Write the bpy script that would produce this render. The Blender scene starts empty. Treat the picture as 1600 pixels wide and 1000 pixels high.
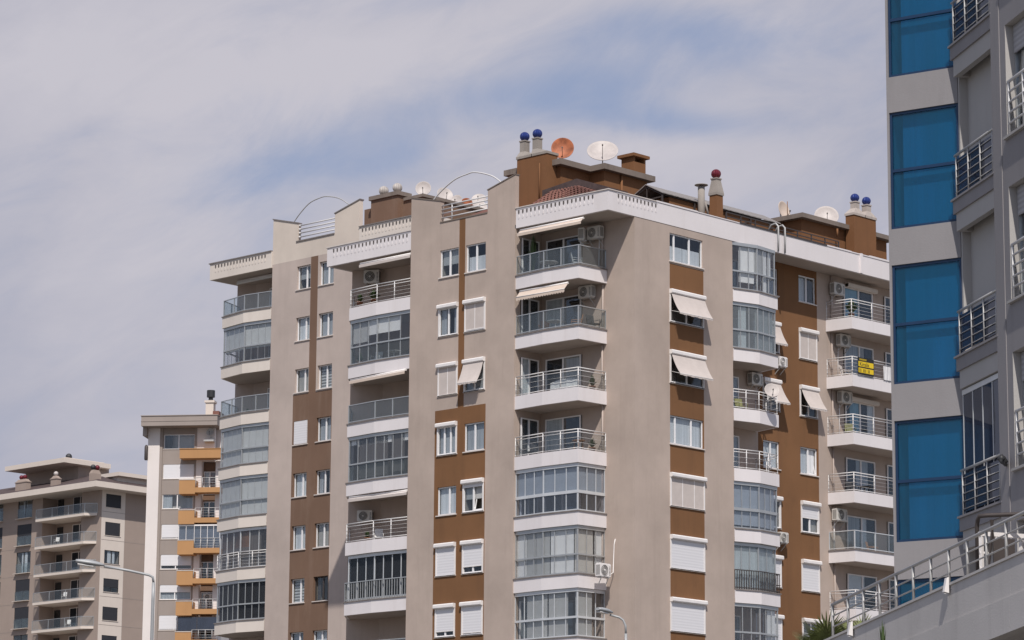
import bpy, bmesh, math, random
from mathutils import Vector, Matrix
R = math.radians
SC = bpy.context.scene
# ------------------------------------------------------------------ camera
# world axes: X runs along the left-hand facade, Y along the right-hand one, Z up (metres)
PIT, ROLL, YAW = R(11.11), R(0.42), R(43.77)
cam_d = bpy.data.cameras.new('camera'); cam = bpy.data.objects.new('camera', cam_d)
SC.collection.objects.link(cam); SC.camera = cam
cam_d.sensor_width = 36.0; cam_d.lens = 4863.0 / 1600.0 * 36.0
cam_d.clip_start = 0.5; cam_d.clip_end = 6000.0
_r = Vector((math.cos(YAW), math.sin(YAW), 0)); _h = Vector((-math.sin(YAW), math.cos(YAW), 0))
_f = _h * math.cos(PIT) + Vector((0, 0, math.sin(PIT))); _u = _h * -math.sin(PIT) + Vector((0, 0, math.cos(PIT)))
_r2 = _r * math.cos(ROLL) + _u * math.sin(ROLL); _u2 = _u * math.cos(ROLL) - _r * math.sin(ROLL)
cam.matrix_world = Matrix(((_r2.x, _u2.x, -_f.x, 0), (_r2.y, _u2.y, -_f.y, 0), (_r2.z, _u2.z, -_f.z, 1.6), (0, 0, 0, 1)))
# ------------------------------------------------------------------ sun, sky, exposure
SUN_EL = R(50.0); SUN_DIR = Vector((0.72 * math.cos(SUN_EL), -0.694 * math.cos(SUN_EL), math.sin(SUN_EL))).normalized()
sun_d = bpy.data.lights.new('sun', 'SUN'); sun = bpy.data.objects.new('sun', sun_d); SC.collection.objects.link(sun)
sun_d.energy = 4.0; sun_d.angle = R(0.6); sun_d.color = (1.0, 0.95, 0.885)
sun.rotation_euler = SUN_DIR.to_track_quat('Z', 'Y').to_euler(); sun.location = (0, 0, 80)
SC.view_settings.view_transform = 'Standard'; SC.view_settings.look = 'None'
SC.view_settings.exposure = 0.0; SC.view_settings.gamma = 1.0
W = bpy.data.worlds.new('World'); SC.world = W; W.use_nodes = True
wn = W.node_tree; wn.nodes.clear()
def N(t, typ, **kw):
    n = t.nodes.new(typ)
    for k, v in kw.items():
        if k in n.inputs: n.inputs[k].default_value = v
        else: setattr(n, k, v)
    return n
def LK(t, a, b): t.links.new(a, b)
SKY = 0.12
w_out = N(wn, 'ShaderNodeOutputWorld'); w_bg = N(wn, 'ShaderNodeBackground', Strength=SKY)
sky = N(wn, 'ShaderNodeTexSky', sky_type='NISHITA', sun_disc=False, sun_elevation=SUN_EL, sun_rotation=R(133.8), air_density=1.0, dust_density=1.2, ozone_density=2.0)
tc = N(wn, 'ShaderNodeTexCoord')
def wmath(op, a, b=None):
    n = wn.nodes.new('ShaderNodeMath'); n.operation = op
    for i, v in enumerate((a, b)):
        if v is None: continue
        if isinstance(v, (int, float)): n.inputs[i].default_value = v
        else: LK(wn, v, n.inputs[i])
    return n.outputs[0]
def wdot(vec):
    n = wn.nodes.new('ShaderNodeVectorMath'); n.operation = 'DOT_PRODUCT'
    LK(wn, tc.outputs['Generated'], n.inputs[0]); n.inputs[1].default_value = vec
    return n.outputs['Value']
def cloud(scale, detail, rough, offset, zs=1.0, dist=0.0):
    mp = N(wn, 'ShaderNodeMapping'); LK(wn, tc.outputs['Generated'], mp.inputs['Vector'])
    mp.inputs['Location'].default_value = offset; mp.inputs['Scale'].default_value = (1, 1, zs)
    n = N(wn, 'ShaderNodeTexNoise', Scale=scale, Detail=detail, Roughness=rough, Distortion=dist)
    LK(wn, mp.outputs['Vector'], n.inputs['Vector']); return n.outputs['Fac']
# wind-drawn cloud banks given by compass direction and height: (azimuth deg right of the view, elevation deg, radius deg, amount of blue)
def gap(az, el, rx, ry, tilt, amt):
    v = _h * math.cos(R(el)) * math.cos(R(az)) + _r * math.cos(R(el)) * math.sin(R(az)) + Vector((0, 0, math.sin(R(el))))
    ex = _r * math.cos(R(az)) - _h * math.sin(R(az)); ey = v.cross(ex) * -1
    if ey.z < 0: ey = -ey
    e1 = ex * math.cos(R(tilt)) + ey * math.sin(R(tilt)); e2 = ey * math.cos(R(tilt)) - ex * math.sin(R(tilt))
    a = wmath('DIVIDE', wdot(e1), R(rx)); b = wmath('DIVIDE', wdot(e2), R(ry))
    s = wmath('ADD', wmath('MULTIPLY', a, a), wmath('MULTIPLY', b, b))
    return wmath('MULTIPLY', wmath('POWER', 2.718, wmath('MULTIPLY', s, -1.0)), amt)
def streak(scale, detail, rough, tilt, sx, off, dist=0.4):
    """noise drawn out along the wind"""
    e1 = _r * math.cos(R(tilt)) + Vector((0, 0, 1)) * math.sin(R(tilt)); e2 = Vector((0, 0, 1)) * math.cos(R(tilt)) - _r * math.sin(R(tilt))
    c = wn.nodes.new('ShaderNodeCombineXYZ'); LK(wn, wmath('ADD', wmath('MULTIPLY', wdot(e1), sx), off[0]), c.inputs[0]); LK(wn, wmath('ADD', wdot(e2), off[1]), c.inputs[1]); LK(wn, wdot(_h), c.inputs[2])
    n = N(wn, 'ShaderNodeTexNoise', Scale=scale, Detail=detail, Roughness=rough, Distortion=dist); LK(wn, c.outputs[0], n.inputs['Vector']); return n.outputs['Fac']
big = streak(13.0, 8.0, 0.58, 16, .55, (3.1, 1.7))
fine = streak(40.0, 9.0, 0.62, 24, .45, (0.3, 5.7), .8)
# openings in the cloud: degrees right of the view, degrees up, half-lengths, tilt, amount
GAPS = [(0.94, 15.35, 2.3, 0.62, 8, 0.80), (-3.3, 14.3, 1.8, 0.60, 22, 0.52), (-5.4, 13.7, 1.3, 0.45, 10, 0.26), (2.95, 14.75, 1.5, 0.32, -5, 0.55), (1.8, 16.5, 1.9, 0.5, 6, 0.36), (4.1, 16.3, 1.6, 0.5, -6, 0.42), (-1.9, 16.9, 1.5, 0.35, 10, 0.36), (-2.3, 14.0, 1.0, 0.4, 20, 0.40),
        (4.2, 14.0, 1.7, 0.45, 0, -0.35), (-3.6, 15.9, 2.0, 0.4, 14, -0.30), (-8.0, 15.8, 2.0, 0.9, 0, -0.25)]
g_sum = None
for g in GAPS:
    v = gap(*g); g_sum = v if g_sum is None else wmath('ADD', g_sum, v)
blue = wmath('ADD', g_sum, wmath('MULTIPLY', wmath('SUBTRACT', 0.52, big), 1.15))
blue = wmath('ADD', blue, wmath('MULTIPLY', wmath('SUBTRACT', 0.5, fine), 0.9))
beh = N(wn, 'ShaderNodeMapRange', interpolation_type='SMOOTHSTEP'); LK(wn, wdot(_h), beh.inputs['Value'])
for k_, x_ in (('From Min', .75), ('From Max', .1), ('To Min', 0.0), ('To Max', .62)): beh.inputs[k_].default_value = x_
blue = wmath('ADD', blue, beh.outputs[0])
blue_c = N(wn, 'ShaderNodeMapRange', interpolation_type='SMOOTHSTEP'); LK(wn, blue, blue_c.inputs['Value'])
blue_c.inputs['From Min'].default_value = -0.12; blue_c.inputs['From Max'].default_value = 0.95
tone_f = N(wn, 'ShaderNodeMapRange'); LK(wn, wmath('ADD', wmath('MULTIPLY', wmath('ADD', streak(9.0, 8.0, 0.56, 12, .5, (8.2, 2.7)), wmath('MULTIPLY', fine, .35)), 1.0), wmath('MULTIPLY', wmath('ADD', wmath('ADD', gap(4.2, 13.9, 2.2, 0.8, 0, 1.0), gap(-8.2, 15.9, 2.8, 1.2, 10, .9)), gap(-3.4, 15.6, 2.6, .5, 16, .8)), .16)), tone_f.inputs['Value'])
tone_f.inputs['From Min'].default_value = 0.48; tone_f.inputs['From Max'].default_value = 0.92
tone = N(wn, 'ShaderNodeMix', data_type='RGBA'); LK(wn, tone_f.outputs[0], tone.inputs['Factor'])
tone.inputs['A'].default_value = (3.42, 3.48, 4.22, 1); tone.inputs['B'].default_value = (4.72, 4.58, 5.08, 1)
skm = N(wn, 'ShaderNodeMix', data_type='RGBA', blend_type='MIX'); skm_f = N(wn, 'ShaderNodeMapRange'); LK(wn, beh.outputs[0], skm_f.inputs['Value']); skm_f.inputs['From Max'].default_value = .62; skm_f.inputs['To Min'].default_value = .8; skm_f.inputs['To Max'].default_value = .5
LK(wn, skm_f.outputs[0], skm.inputs['Factor'])
LK(wn, sky.outputs[0], skm.inputs['A']); skm.inputs['B'].default_value = (2.50, 2.92, 4.25, 1)
mixc = N(wn, 'ShaderNodeMix', data_type='RGBA'); LK(wn, blue_c.outputs[0], mixc.inputs['Factor'])
LK(wn, tone.outputs['Result'], mixc.inputs['A']); LK(wn, skm.outputs['Result'], mixc.inputs['B'])
LK(wn, mixc.outputs['Result'], w_bg.inputs['Color']); LK(wn, w_bg.outputs[0], w_out.inputs[0])

# ------------------------------------------------------------------ materials
MATS = {}
def mat_new(name):
    m = bpy.data.materials.new(name); m.use_nodes = True; t = m.node_tree; t.nodes.clear()
    o = N(t, 'ShaderNodeOutputMaterial'); MATS[name] = m; return m, t, o
def texco(t, scale=(1, 1, 1)):
    g = N(t, 'ShaderNodeNewGeometry'); mp = N(t, 'ShaderNodeMapping'); mp.inputs['Scale'].default_value = scale
    LK(t, g.outputs['Position'], mp.inputs['Vector']); return mp.outputs['Vector']
def noise(t, scale, detail=4, rough=0.55, stretch=(1, 1, 1)):
    n = N(t, 'ShaderNodeTexNoise', Scale=scale, Detail=detail, Roughness=rough); LK(t, texco(t, stretch), n.inputs['Vector']); return n.outputs['Fac']
def rng(t, v, a, b, lo=0.0, hi=1.0):
    n = N(t, 'ShaderNodeMapRange'); LK(t, v, n.inputs['Value'])
    for k, x in (('From Min', a), ('From Max', b), ('To Min', lo), ('To Max', hi)): n.inputs[k].default_value = x
    return n.outputs[0]
def mixc_(t, f, a, b):
    n = N(t, 'ShaderNodeMix', data_type='RGBA')
    if isinstance(f, float): n.inputs['Factor'].default_value = f
    else: LK(t, f, n.inputs['Factor'])
    for s, v in (('A', a), ('B', b)):
        if isinstance(v, tuple): n.inputs[s].default_value = v if len(v) == 4 else v + (1,)
        else: LK(t, v, n.inputs[s])
    return n.outputs['Result']
def plaster(name, col, dirt=0.25, dark=None, rough=0.9, bump=0.15, streak=True, patch=0.10):
    """painted render: cloudy fading, rain streaks that run down the wall, fine grain"""
    m, t, o = mat_new(name); b = N(t, 'ShaderNodeBsdfPrincipled', Roughness=rough)
    b.inputs['Specular IOR Level'].default_value = 0.2
    dk = dark or tuple(c * 0.62 for c in col)
    lt = tuple(min(1, c * (1 + patch)) for c in col); mid = tuple(c * (1 - patch) for c in col)
    c = mixc_(t, rng(t, noise(t, 0.35, 5, 0.6), 0.3, 0.7), lt, mid)
    if streak: c = mixc_(t, rng(t, noise(t, 2.2, 5, 0.65, (1, 1, 0.07)), 0.52, 0.80, 0, dirt), c, dk)
    c = mixc_(t, rng(t, noise(t, 1.1, 6, 0.7, (1, 1, 0.5)), 0.55, 0.8, 0, dirt * 0.8), c, dk)
    LK(t, c, b.inputs['Base Color'])
    bp = N(t, 'ShaderNodeBump', Strength=bump, Distance=0.02); LK(t, noise(t, 30, 4), bp.inputs['Height']); LK(t, bp.outputs[0], b.inputs['Normal'])
    LK(t, b.outputs[0], o.inputs[0]); return m
def simple(name, col, rough=0.6, metal=0.0, var=0.08, spec=0.4, scale=3.0):
    m, t, o = mat_new(name); b = N(t, 'ShaderNodeBsdfPrincipled', Roughness=rough, Metallic=metal)
    b.inputs['Specular IOR Level'].default_value = spec
    LK(t, mixc_(t, rng(t, noise(t, scale, 4), 0.3, 0.7), tuple(min(1, c * (1 + var)) for c in col), tuple(c * (1 - var) for c in col)), b.inputs['Base Color'])
    LK(t, b.outputs[0], o.inputs[0]); return m
def striped(name, col, dark, period, axis=2, depth=0.5, rough=0.6, duty=0.5):
    """slats or folds along one axis"""
    m, t, o = mat_new(name); b = N(t, 'ShaderNodeBsdfPrincipled', Roughness=rough); b.inputs['Specular IOR Level'].default_value = 0.3
    w = N(t, 'ShaderNodeTexWave', wave_type='BANDS', bands_direction='XYZ'[axis], Scale=math.pi * 0.1 / period * 2 * 0.5 * 10 / math.pi, Distortion=0.0)
    w.inputs['Scale'].default_value = 0.314 / period
    LK(t, texco(t), w.inputs['Vector'])
    LK(t, mixc_(t, rng(t, w.outputs['Fac'], 0.0, 1.0), dark, col), b.inputs['Base Color'])
    bp = N(t, 'ShaderNodeBump', Strength=depth, Distance=0.02); LK(t, w.outputs['Fac'], bp.inputs['Height']); LK(t, bp.outputs[0], b.inputs['Normal'])
    LK(t, b.outputs[0], o.inputs[0]); return m
def folds(name, col, period=0.12, trans=0.0, rough=0.9):
    """curtain cloth with soft vertical folds, uneven"""
    m, t, o = mat_new(name); b = N(t, 'ShaderNodeBsdfPrincipled', Roughness=rough); b.inputs['Specular IOR Level'].default_value = 0.1
    n = noise(t, 1.0 / period, 3, 0.5, (1, 1, 0.02))
    LK(t, mixc_(t, rng(t, n, 0.35, 0.65), tuple(c * 0.78 for c in col), col), b.inputs['Base Color'])
    bp = N(t, 'ShaderNodeBump', Strength=0.5, Distance=0.05); LK(t, n, bp.inputs['Height']); LK(t, bp.outputs[0], b.inputs['Normal'])
    LK(t, b.outputs[0], o.inputs[0]); return m
def glass(name, tint=(0.8, 0.86, 0.88), refl=0.10, rough=0.02, veil=0.0, veilcol=(0.5, 0.52, 0.54)):
    m, t, o = mat_new(name); tr = N(t, 'ShaderNodeBsdfTransparent'); tr.inputs['Color'].default_value = tint + (1,)
    gl = N(t, 'ShaderNodeBsdfGlossy', Roughness=rough); gl.inputs['Color'].default_value = (0.92, 0.95, 1, 1)
    lw = N(t, 'ShaderNodeLayerWeight', Blend=0.5); mx = N(t, 'ShaderNodeMixShader'); pw = N(t, 'ShaderNodeMath', operation='POWER'); LK(t, lw.outputs['Facing'], pw.inputs[0]); pw.inputs[1].default_value = 5.0
    LK(t, rng(t, pw.outputs[0], 0.0, 1.0, refl, 0.9), mx.inputs[0]); LK(t, tr.outputs[0], mx.inputs[1]); LK(t, gl.outputs[0], mx.inputs[2])
    bp = N(t, 'ShaderNodeBump', Strength=0.04, Distance=0.05); LK(t, noise(t, 1.6, 2), bp.inputs['Height']); LK(t, bp.outputs[0], gl.inputs['Normal'])
    out = mx.outputs[0]
    if veil:
        df = N(t, 'ShaderNodeBsdfDiffuse'); df.inputs['Color'].default_value = veilcol + (1,); m2 = N(t, 'ShaderNodeMixShader')
        LK(t, rng(t, noise(t, 1.3, 4, 0.6, (1, 1, 0.3)), 0.2, 0.8, veil * 0.6, veil * 1.4), m2.inputs[0]); LK(t, out, m2.inputs[1]); LK(t, df.outputs[0], m2.inputs[2]); out = m2.outputs[0]
    LK(t, out, o.inputs[0]); return m
plaster('taupe_render', (0.432, 0.349, 0.299), 0.24, patch=.12)
plaster('taupe_pale_render', (0.460, 0.382, 0.340), 0.2)  # rear wall taupe, paled to put haze into the colour; also front downpipes
plaster('cream_render', (0.60, 0.52, 0.45), 0.16)
plaster('brown_render', (0.192, 0.096, 0.046), 0.40, dark=(0.11, 0.06, 0.035))
plaster('rear_brown_render', (0.175, 0.108, 0.075), 0.30, dark=(0.30, 0.22, 0.17))
plaster('roof_brown_render', (0.20, 0.095, 0.045), 0.35, dark=(0.09, 0.05, 0.03))
plaster('white_render', (0.70, 0.655, 0.655), 0.20, dark=(0.47, 0.40, 0.36), patch=0.04)
plaster('cream_band', (0.66, 0.59, 0.53), 0.2, dark=(0.46, 0.39, 0.33), patch=0.05)
plaster('old_concrete', (0.20, 0.163, 0.14), 0.6, dark=(0.10, 0.08, 0.07), patch=0.2)
plaster('pale_concrete', (0.31, 0.275, 0.245), 0.6, dark=(0.16, 0.145, 0.13), patch=0.15)
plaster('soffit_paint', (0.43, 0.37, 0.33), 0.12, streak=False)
plaster('room_paint', (0.34, 0.31, 0.28), 0.1, streak=False)
plaster('tower_grey', (0.275, 0.26, 0.265), 0.25, patch=0.07)
plaster('tower_light', (0.42, 0.40, 0.385), 0.12, patch=0.05)  # second, paler grey; on the window reveals it puts sunlight into the colour
plaster('ramp_concrete', (0.52, 0.49, 0.47), 0.35, dark=(0.24, 0.23, 0.22), patch=0.08)
plaster('far_taupe', (0.335, 0.265, 0.226), 0.15, patch=0.05)
plaster('far_cream', (0.64, 0.56, 0.495), 0.12, patch=0.04)
plaster('far_white', (0.70, 0.64, 0.61), 0.12, patch=0.04)
plaster('far_grey_brown', (0.31, 0.262, 0.235), 0.12, patch=0.05)
plaster('orange_render', (0.44, 0.24, 0.11), 0.15, patch=0.05)
simple('pvc_white', (0.78, 0.76, 0.76), 0.35, var=0.03)
simple('box_white', (0.76, 0.72, 0.70), 0.5, var=0.05)
simple('steel_white', (0.62, 0.60, 0.59), 0.35, var=0.05)
simple('aluminium', (0.45, 0.455, 0.455), 0.35, 0.5, var=0.05)
simple('aluminium_pale', (0.62, 0.63, 0.64), 0.4, 0.3, var=0.05)
simple('galvanised', (0.44, 0.43, 0.42), 0.55, 0.25, var=0.12)
simple('dark_steel', (0.075, 0.062, 0.058), 0.5, 0.3)
simple('coping_stone', (0.20, 0.175, 0.165), 0.7, var=0.15)
plaster('sill_dirty', (0.46, 0.40, 0.36), 0.6, dark=(0.2, 0.17, 0.15), patch=0.12)
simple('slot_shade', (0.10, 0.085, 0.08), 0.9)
simple('sill_stone', (0.60, 0.54, 0.50), 0.7, var=0.08)
simple('roof_felt', (0.075, 0.052, 0.05), 0.9, var=0.25)
simple('black_iron', (0.03, 0.03, 0.033), 0.5)
simple('ac_case', (0.60, 0.57, 0.53), 0.5, var=0.06)
simple('ac_dark', (0.09, 0.085, 0.08), 0.6)
simple('orange_rust', (0.33, 0.10, 0.04), 0.6, var=0.45, scale=3.0)
simple('dish_white', (0.47, 0.42, 0.395), 0.5, var=0.10)
simple('cowl_blue', (0.018, 0.038, 0.19), 0.22, 0.35, spec=0.7)
simple('cowl_red', (0.15, 0.012, 0.022), 0.2, 0.35, spec=0.7)
simple('cowl_grey', (0.42, 0.38, 0.35), 0.6, 0.1, var=0.3)
simple('awning_cloth', (0.60, 0.49, 0.41), 0.9, var=0.05)
simple('awning_pale', (0.53, 0.465, 0.43), 0.9, var=0.05)
simple('wood', (0.30, 0.15, 0.075), 0.6, var=0.2)
simple('linen', (0.66, 0.64, 0.64), 0.9, var=0.06)
simple('leaf', (0.055, 0.085, 0.03), 0.6, var=0.4)
simple('leaf_pale', (0.17, 0.17, 0.075), 0.6, var=0.35)
simple('leaf_palm', (0.15, 0.17, 0.065), 0.55, var=0.5, scale=6)
simple('pot_clay', (0.22, 0.10, 0.06), 0.8)
simple('banner_yellow', (0.72, 0.50, 0.02), 0.7, var=0.02)
simple('banner_black', (0.02, 0.02, 0.02), 0.7)
simple('ground_earth', (0.15, 0.14, 0.125), 0.95, var=0.2, scale=0.2)
simple('lamp_grey', (0.36, 0.365, 0.37), 0.5, 0.2)
simple('lamp_lens', (0.62, 0.60, 0.58), 0.3)
simple('blind_white', (0.74, 0.74, 0.74), 0.85, var=0.04)
simple('blind_grey', (0.43, 0.43, 0.425), 0.85, var=0.04)
simple('blind_pale', (0.51, 0.525, 0.53), 0.85, var=0.05)
simple('blind_cream', (0.55, 0.52, 0.48), 0.85, var=0.04)
simple('blind_black', (0.018, 0.018, 0.02), 0.8)
simple('blind_slate', (0.16, 0.165, 0.18), 0.85, var=0.05)
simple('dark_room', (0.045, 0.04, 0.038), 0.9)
striped('shutter_white', (0.70, 0.685, 0.70), (0.645, 0.63, 0.645), 0.13, depth=.12)
striped('shutter_grey', (0.40, 0.39, 0.40), (0.31, 0.30, 0.31), 0.10, depth=.3)
simple('shutter_black', (0.028, 0.028, 0.033), 0.6)
striped('blind_stripe', (0.70, 0.69, 0.68), (0.16, 0.155, 0.15), 0.16)
plaster('roof_tile', (0.175, 0.083, 0.066), 0.5, dark=(0.11, 0.055, 0.045), patch=.3, streak=False)
striped('sheet_metal', (0.27, 0.25, 0.24), (0.20, 0.18, 0.17), 0.45, axis=1, depth=0.2, rough=0.7)
folds('curtain_white', (0.82, 0.82, 0.83)); folds('curtain_grey', (0.50, 0.51, 0.53)); folds('curtain_cream', (0.52, 0.48, 0.44)); folds('curtain_dark', (0.12, 0.105, 0.10)); folds('curtain_brown', (0.26, 0.13, 0.075))
folds('curtain_blue', (0.30, 0.50, 0.62), 0.22)
glass('pane_clear', (0.88, 0.90, 0.91), 0.045)
glass('pane_balcony', (0.90, 0.93, 0.935), 0.04, veil=0.075, veilcol=(0.26, 0.285, 0.285))
glass('pane_rail', (0.93, 0.95, 0.95), 0.03, veil=0.025, veilcol=(0.34, 0.35, 0.35))
glass('pane_enclosed', (0.925, 0.93, 0.93), 0.045, veil=0.015)
glass('pane_smoked', (0.84, 0.87, 0.91), 0.06, veil=0.03)
glass('pane_dark', (0.90, 0.91, 0.92), 0.012)
glass('pane_frosted', (0.84, 0.87, 0.88), 0.04, veil=0.16, veilcol=(0.40, 0.43, 0.45))
glass('pane_blue', (0.36, 0.70, 0.84), 0.045, 0.03, veil=0.24, veilcol=(0.014, 0.128, 0.228))
glass('pane_navy', (0.10, 0.13, 0.24), 0.06, veil=0.3, veilcol=(0.11, 0.13, 0.19))
simple('frame_navy', (0.012, 0.035, 0.085), 0.4)

# ------------------------------------------------------------------ mesh helpers
class Fr:
    """a wall plane: s runs along it, d stands off it, z is height"""
    def __init__(f, p, a):
        l = math.hypot(*a); f.p = p; f.a = (a[0] / l, a[1] / l); f.n = (f.a[1], -f.a[0])
    def __call__(f, s, d, z): return (f.p[0] + f.a[0] * s + f.n[0] * d, f.p[1] + f.a[1] * s + f.n[1] * d, z)
class MB:
    def __init__(b): b.v = []; b.f = []; b.m = []; b.sm = []
    def face(b, pts, m=0, sm=False):
        i = len(b.v); b.v += [tuple(p) for p in pts]; b.f.append(tuple(range(i, i + len(pts)))); b.m.append(m); b.sm.append(sm)
    def hexa(b, q, m=0):
        i = len(b.v); b.v += [tuple(p) for p in q]
        for f in ((0, 3, 2, 1), (4, 5, 6, 7), (0, 1, 5, 4), (1, 2, 6, 5), (2, 3, 7, 6), (3, 0, 4, 7)):
            b.f.append(tuple(i + k for k in f)); b.m.append(m); b.sm.append(False)
    def box(b, fr, s0, s1, d0, d1, z0, z1, m=0):
        b.hexa([fr(s0, d1, z0), fr(s1, d1, z0), fr(s1, d0, z0), fr(s0, d0, z0), fr(s0, d1, z1), fr(s1, d1, z1), fr(s1, d0, z1), fr(s0, d0, z1)], m)
    def prism(b, poly, z0, z1, m=0, mt=None):
        ar = sum(poly[i][0] * poly[(i + 1) % len(poly)][1] - poly[(i + 1) % len(poly)][0] * poly[i][1] for i in range(len(poly)))
        if ar < 0: poly = poly[::-1]
        n = len(poly); i = len(b.v); zt = z1 if callable(z1) else (lambda p: z1)
        b.v += [(p[0], p[1], z0) for p in poly] + [(p[0], p[1], zt(p)) for p in poly]
        b.f.append(tuple(i + k for k in range(n))[::-1]); b.f.append(tuple(i + n + k for k in range(n))); b.m += [m, m if mt is None else mt]; b.sm += [False, False]
        for k in range(n):
            j = (k + 1) % n; b.f.append((i + k, i + j, i + n + j, i + n + k)); b.m.append(m); b.sm.append(False)
    def tube(b, pts, r, n=8, m=0, closed=False):
        pts = [Vector(p) for p in pts]; rings = []; k = len(pts)
        rr = r if isinstance(r, (list, tuple)) else [r] * k
        up = None
        for i, p in enumerate(pts):
            if closed: t = pts[(i + 1) % k] - pts[i - 1]
            else: t = (pts[min(i + 1, k - 1)] - pts[max(i - 1, 0)])
            t.normalize()
            if up is None: up = Vector((0, 0, 1)) if abs(t.z) < 0.9 else Vector((1, 0, 0))
            x = t.cross(up); x.normalize(); y = x.cross(t); up = y
            i0 = len(b.v); rings.append(i0)
            for a in range(n):
                q = p + (x * math.cos(2 * math.pi * a / n) + y * math.sin(2 * math.pi * a / n)) * rr[i]; b.v.append(tuple(q))
        for i in range(k if closed else k - 1):
            a0 = rings[i]; a1 = rings[(i + 1) % k]
            for a in range(n):
                c = (a + 1) % n; b.f.append((a0 + a, a0 + c, a1 + c, a1 + a)); b.m.append(m); b.sm.append(True)
        if not closed:
            b.f.append(tuple(rings[0] + a for a in range(n))[::-1]); b.f.append(tuple(rings[-1] + a for a in range(n))); b.m += [m, m]; b.sm += [False, False]
    def bar(b, p, q, w, h=None, m=0):
        """square bar from p to q"""
        p = Vector(p); q = Vector(q); t = (q - p).normalized(); up = Vector((0, 0, 1)) if abs(t.z) < 0.95 else Vector((1, 0, 0))
        x = t.cross(up).normalized() * (w / 2); y = x.cross(t).normalized() * ((h or w) / 2)
        b.hexa([p - x - y, p + x - y, p + x + y, p - x + y, q - x - y, q + x - y, q + x + y, q - x + y], m)
    def lathe(b, c, prof, n=20, m=0, axis=(0, 0, 1), rib=None, sm=True):
        c = Vector(c); ax = Vector(axis).normalized(); up = Vector((0, 0, 1)) if abs(ax.z) < 0.95 else Vector((1, 0, 0))
        x = ax.cross(up).normalized(); y = ax.cross(x); i0 = len(b.v); k = len(prof)
        for r, z in prof:
            for a in range(n):
                g = 2 * math.pi * a / n; q = r * (1 + (rib[1] * (1 if a % rib[0] else -1) if rib else 0))
                b.v.append(tuple(c + ax * z + (x * math.cos(g) + y * math.sin(g)) * q))
        for i in range(k - 1):
            for a in range(n):
                d = (a + 1) % n; b.f.append((i0 + i * n + a, i0 + i * n + d, i0 + (i + 1) * n + d, i0 + (i + 1) * n + a)); b.m.append(m); b.sm.append(sm)
        b.f.append(tuple(i0 + a for a in range(n))[::-1]); b.f.append(tuple(i0 + (k - 1) * n + a for a in range(n))); b.m += [m, m]; b.sm += [False, False]
    def build(b, name, mats, parent=None, recalc=True):
        me = bpy.data.meshes.new(name); me.from_pydata(b.v, [], b.f)
        for mm in ([mats] if isinstance(mats, str) else mats): me.materials.append(MATS[mm])
        me.polygons.foreach_set('material_index', b.m); me.polygons.foreach_set('use_smooth', b.sm)
        if recalc:
            bm = bmesh.new(); bm.from_mesh(me); bmesh.ops.recalc_face_normals(bm, faces=bm.faces); bm.to_mesh(me); bm.free()
        me.update(); o = bpy.data.objects.new(name, me); SC.collection.objects.link(o)
        if parent is not None: o.parent = parent; o.matrix_parent_inverse = Matrix.Translation(-ORIGIN.get(parent.name, Vector((0, 0, 0))))
        return o
ORIGIN = {}
def thing(name, label, cat, loc=(0, 0, 0), group=None):
    o = bpy.data.objects.new(name, None); SC.collection.objects.link(o); o.location = loc; o.empty_display_size = 0.3
    o['label'] = label; o['category'] = cat
    if group: o['group'] = group
    ORIGIN[o.name] = Vector(loc); return o
def tag(o, label, cat, group=None):
    o['label'] = label; o['category'] = cat
    if group: o['group'] = group
    return o
def struct(o): o['kind'] = 'structure'; return o
def offset(pts, d):
    """shift an open polyline sideways (positive = outward, to the right of travel)"""
    out = []
    for i, p in enumerate(pts):
        ns = []
        for a, c in ((i - 1, i), (i, i + 1)):
            if a >= 0 and c < len(pts):
                dx, dy = pts[c][0] - pts[a][0], pts[c][1] - pts[a][1]; l = math.hypot(dx, dy); ns.append((dy / l, -dx / l))
        if len(ns) == 1: n = ns[0]; k = 1
        else:
            n = (ns[0][0] + ns[1][0], ns[0][1] + ns[1][1]); l = math.hypot(*n); n = (n[0] / l, n[1] / l); k = 1 / max(0.3, n[0] * ns[0][0] + n[1] * ns[0][1])
        out.append((p[0] + n[0] * d * k, p[1] + n[1] * d * k))
    return out
def strip(b, pts, d0, d1, z0, z1, m=0):
    """a band of thickness d0..d1 standing along a polyline"""
    A = offset(pts, d0); B = offset(pts, d1)
    for i in range(len(pts) - 1):
        b.hexa([A[i] + (z0,), A[i + 1] + (z0,), B[i + 1] + (z0,), B[i] + (z0,), A[i] + (z1,), A[i + 1] + (z1,), B[i + 1] + (z1,), B[i] + (z1,)], m)
def along(pts, step, ends=True):
    """points every ~step metres along each leg, with the leg index"""
    out = []
    for i in range(len(pts) - 1):
        p, q = pts[i], pts[i + 1]; l = math.hypot(q[0] - p[0], q[1] - p[1]); n = max(1, round(l / step))
        for k in range(n + (1 if i == len(pts) - 2 else 0)): out.append((p[0] + (q[0] - p[0]) * k / n, p[1] + (q[1] - p[1]) * k / n))
    return out
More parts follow.
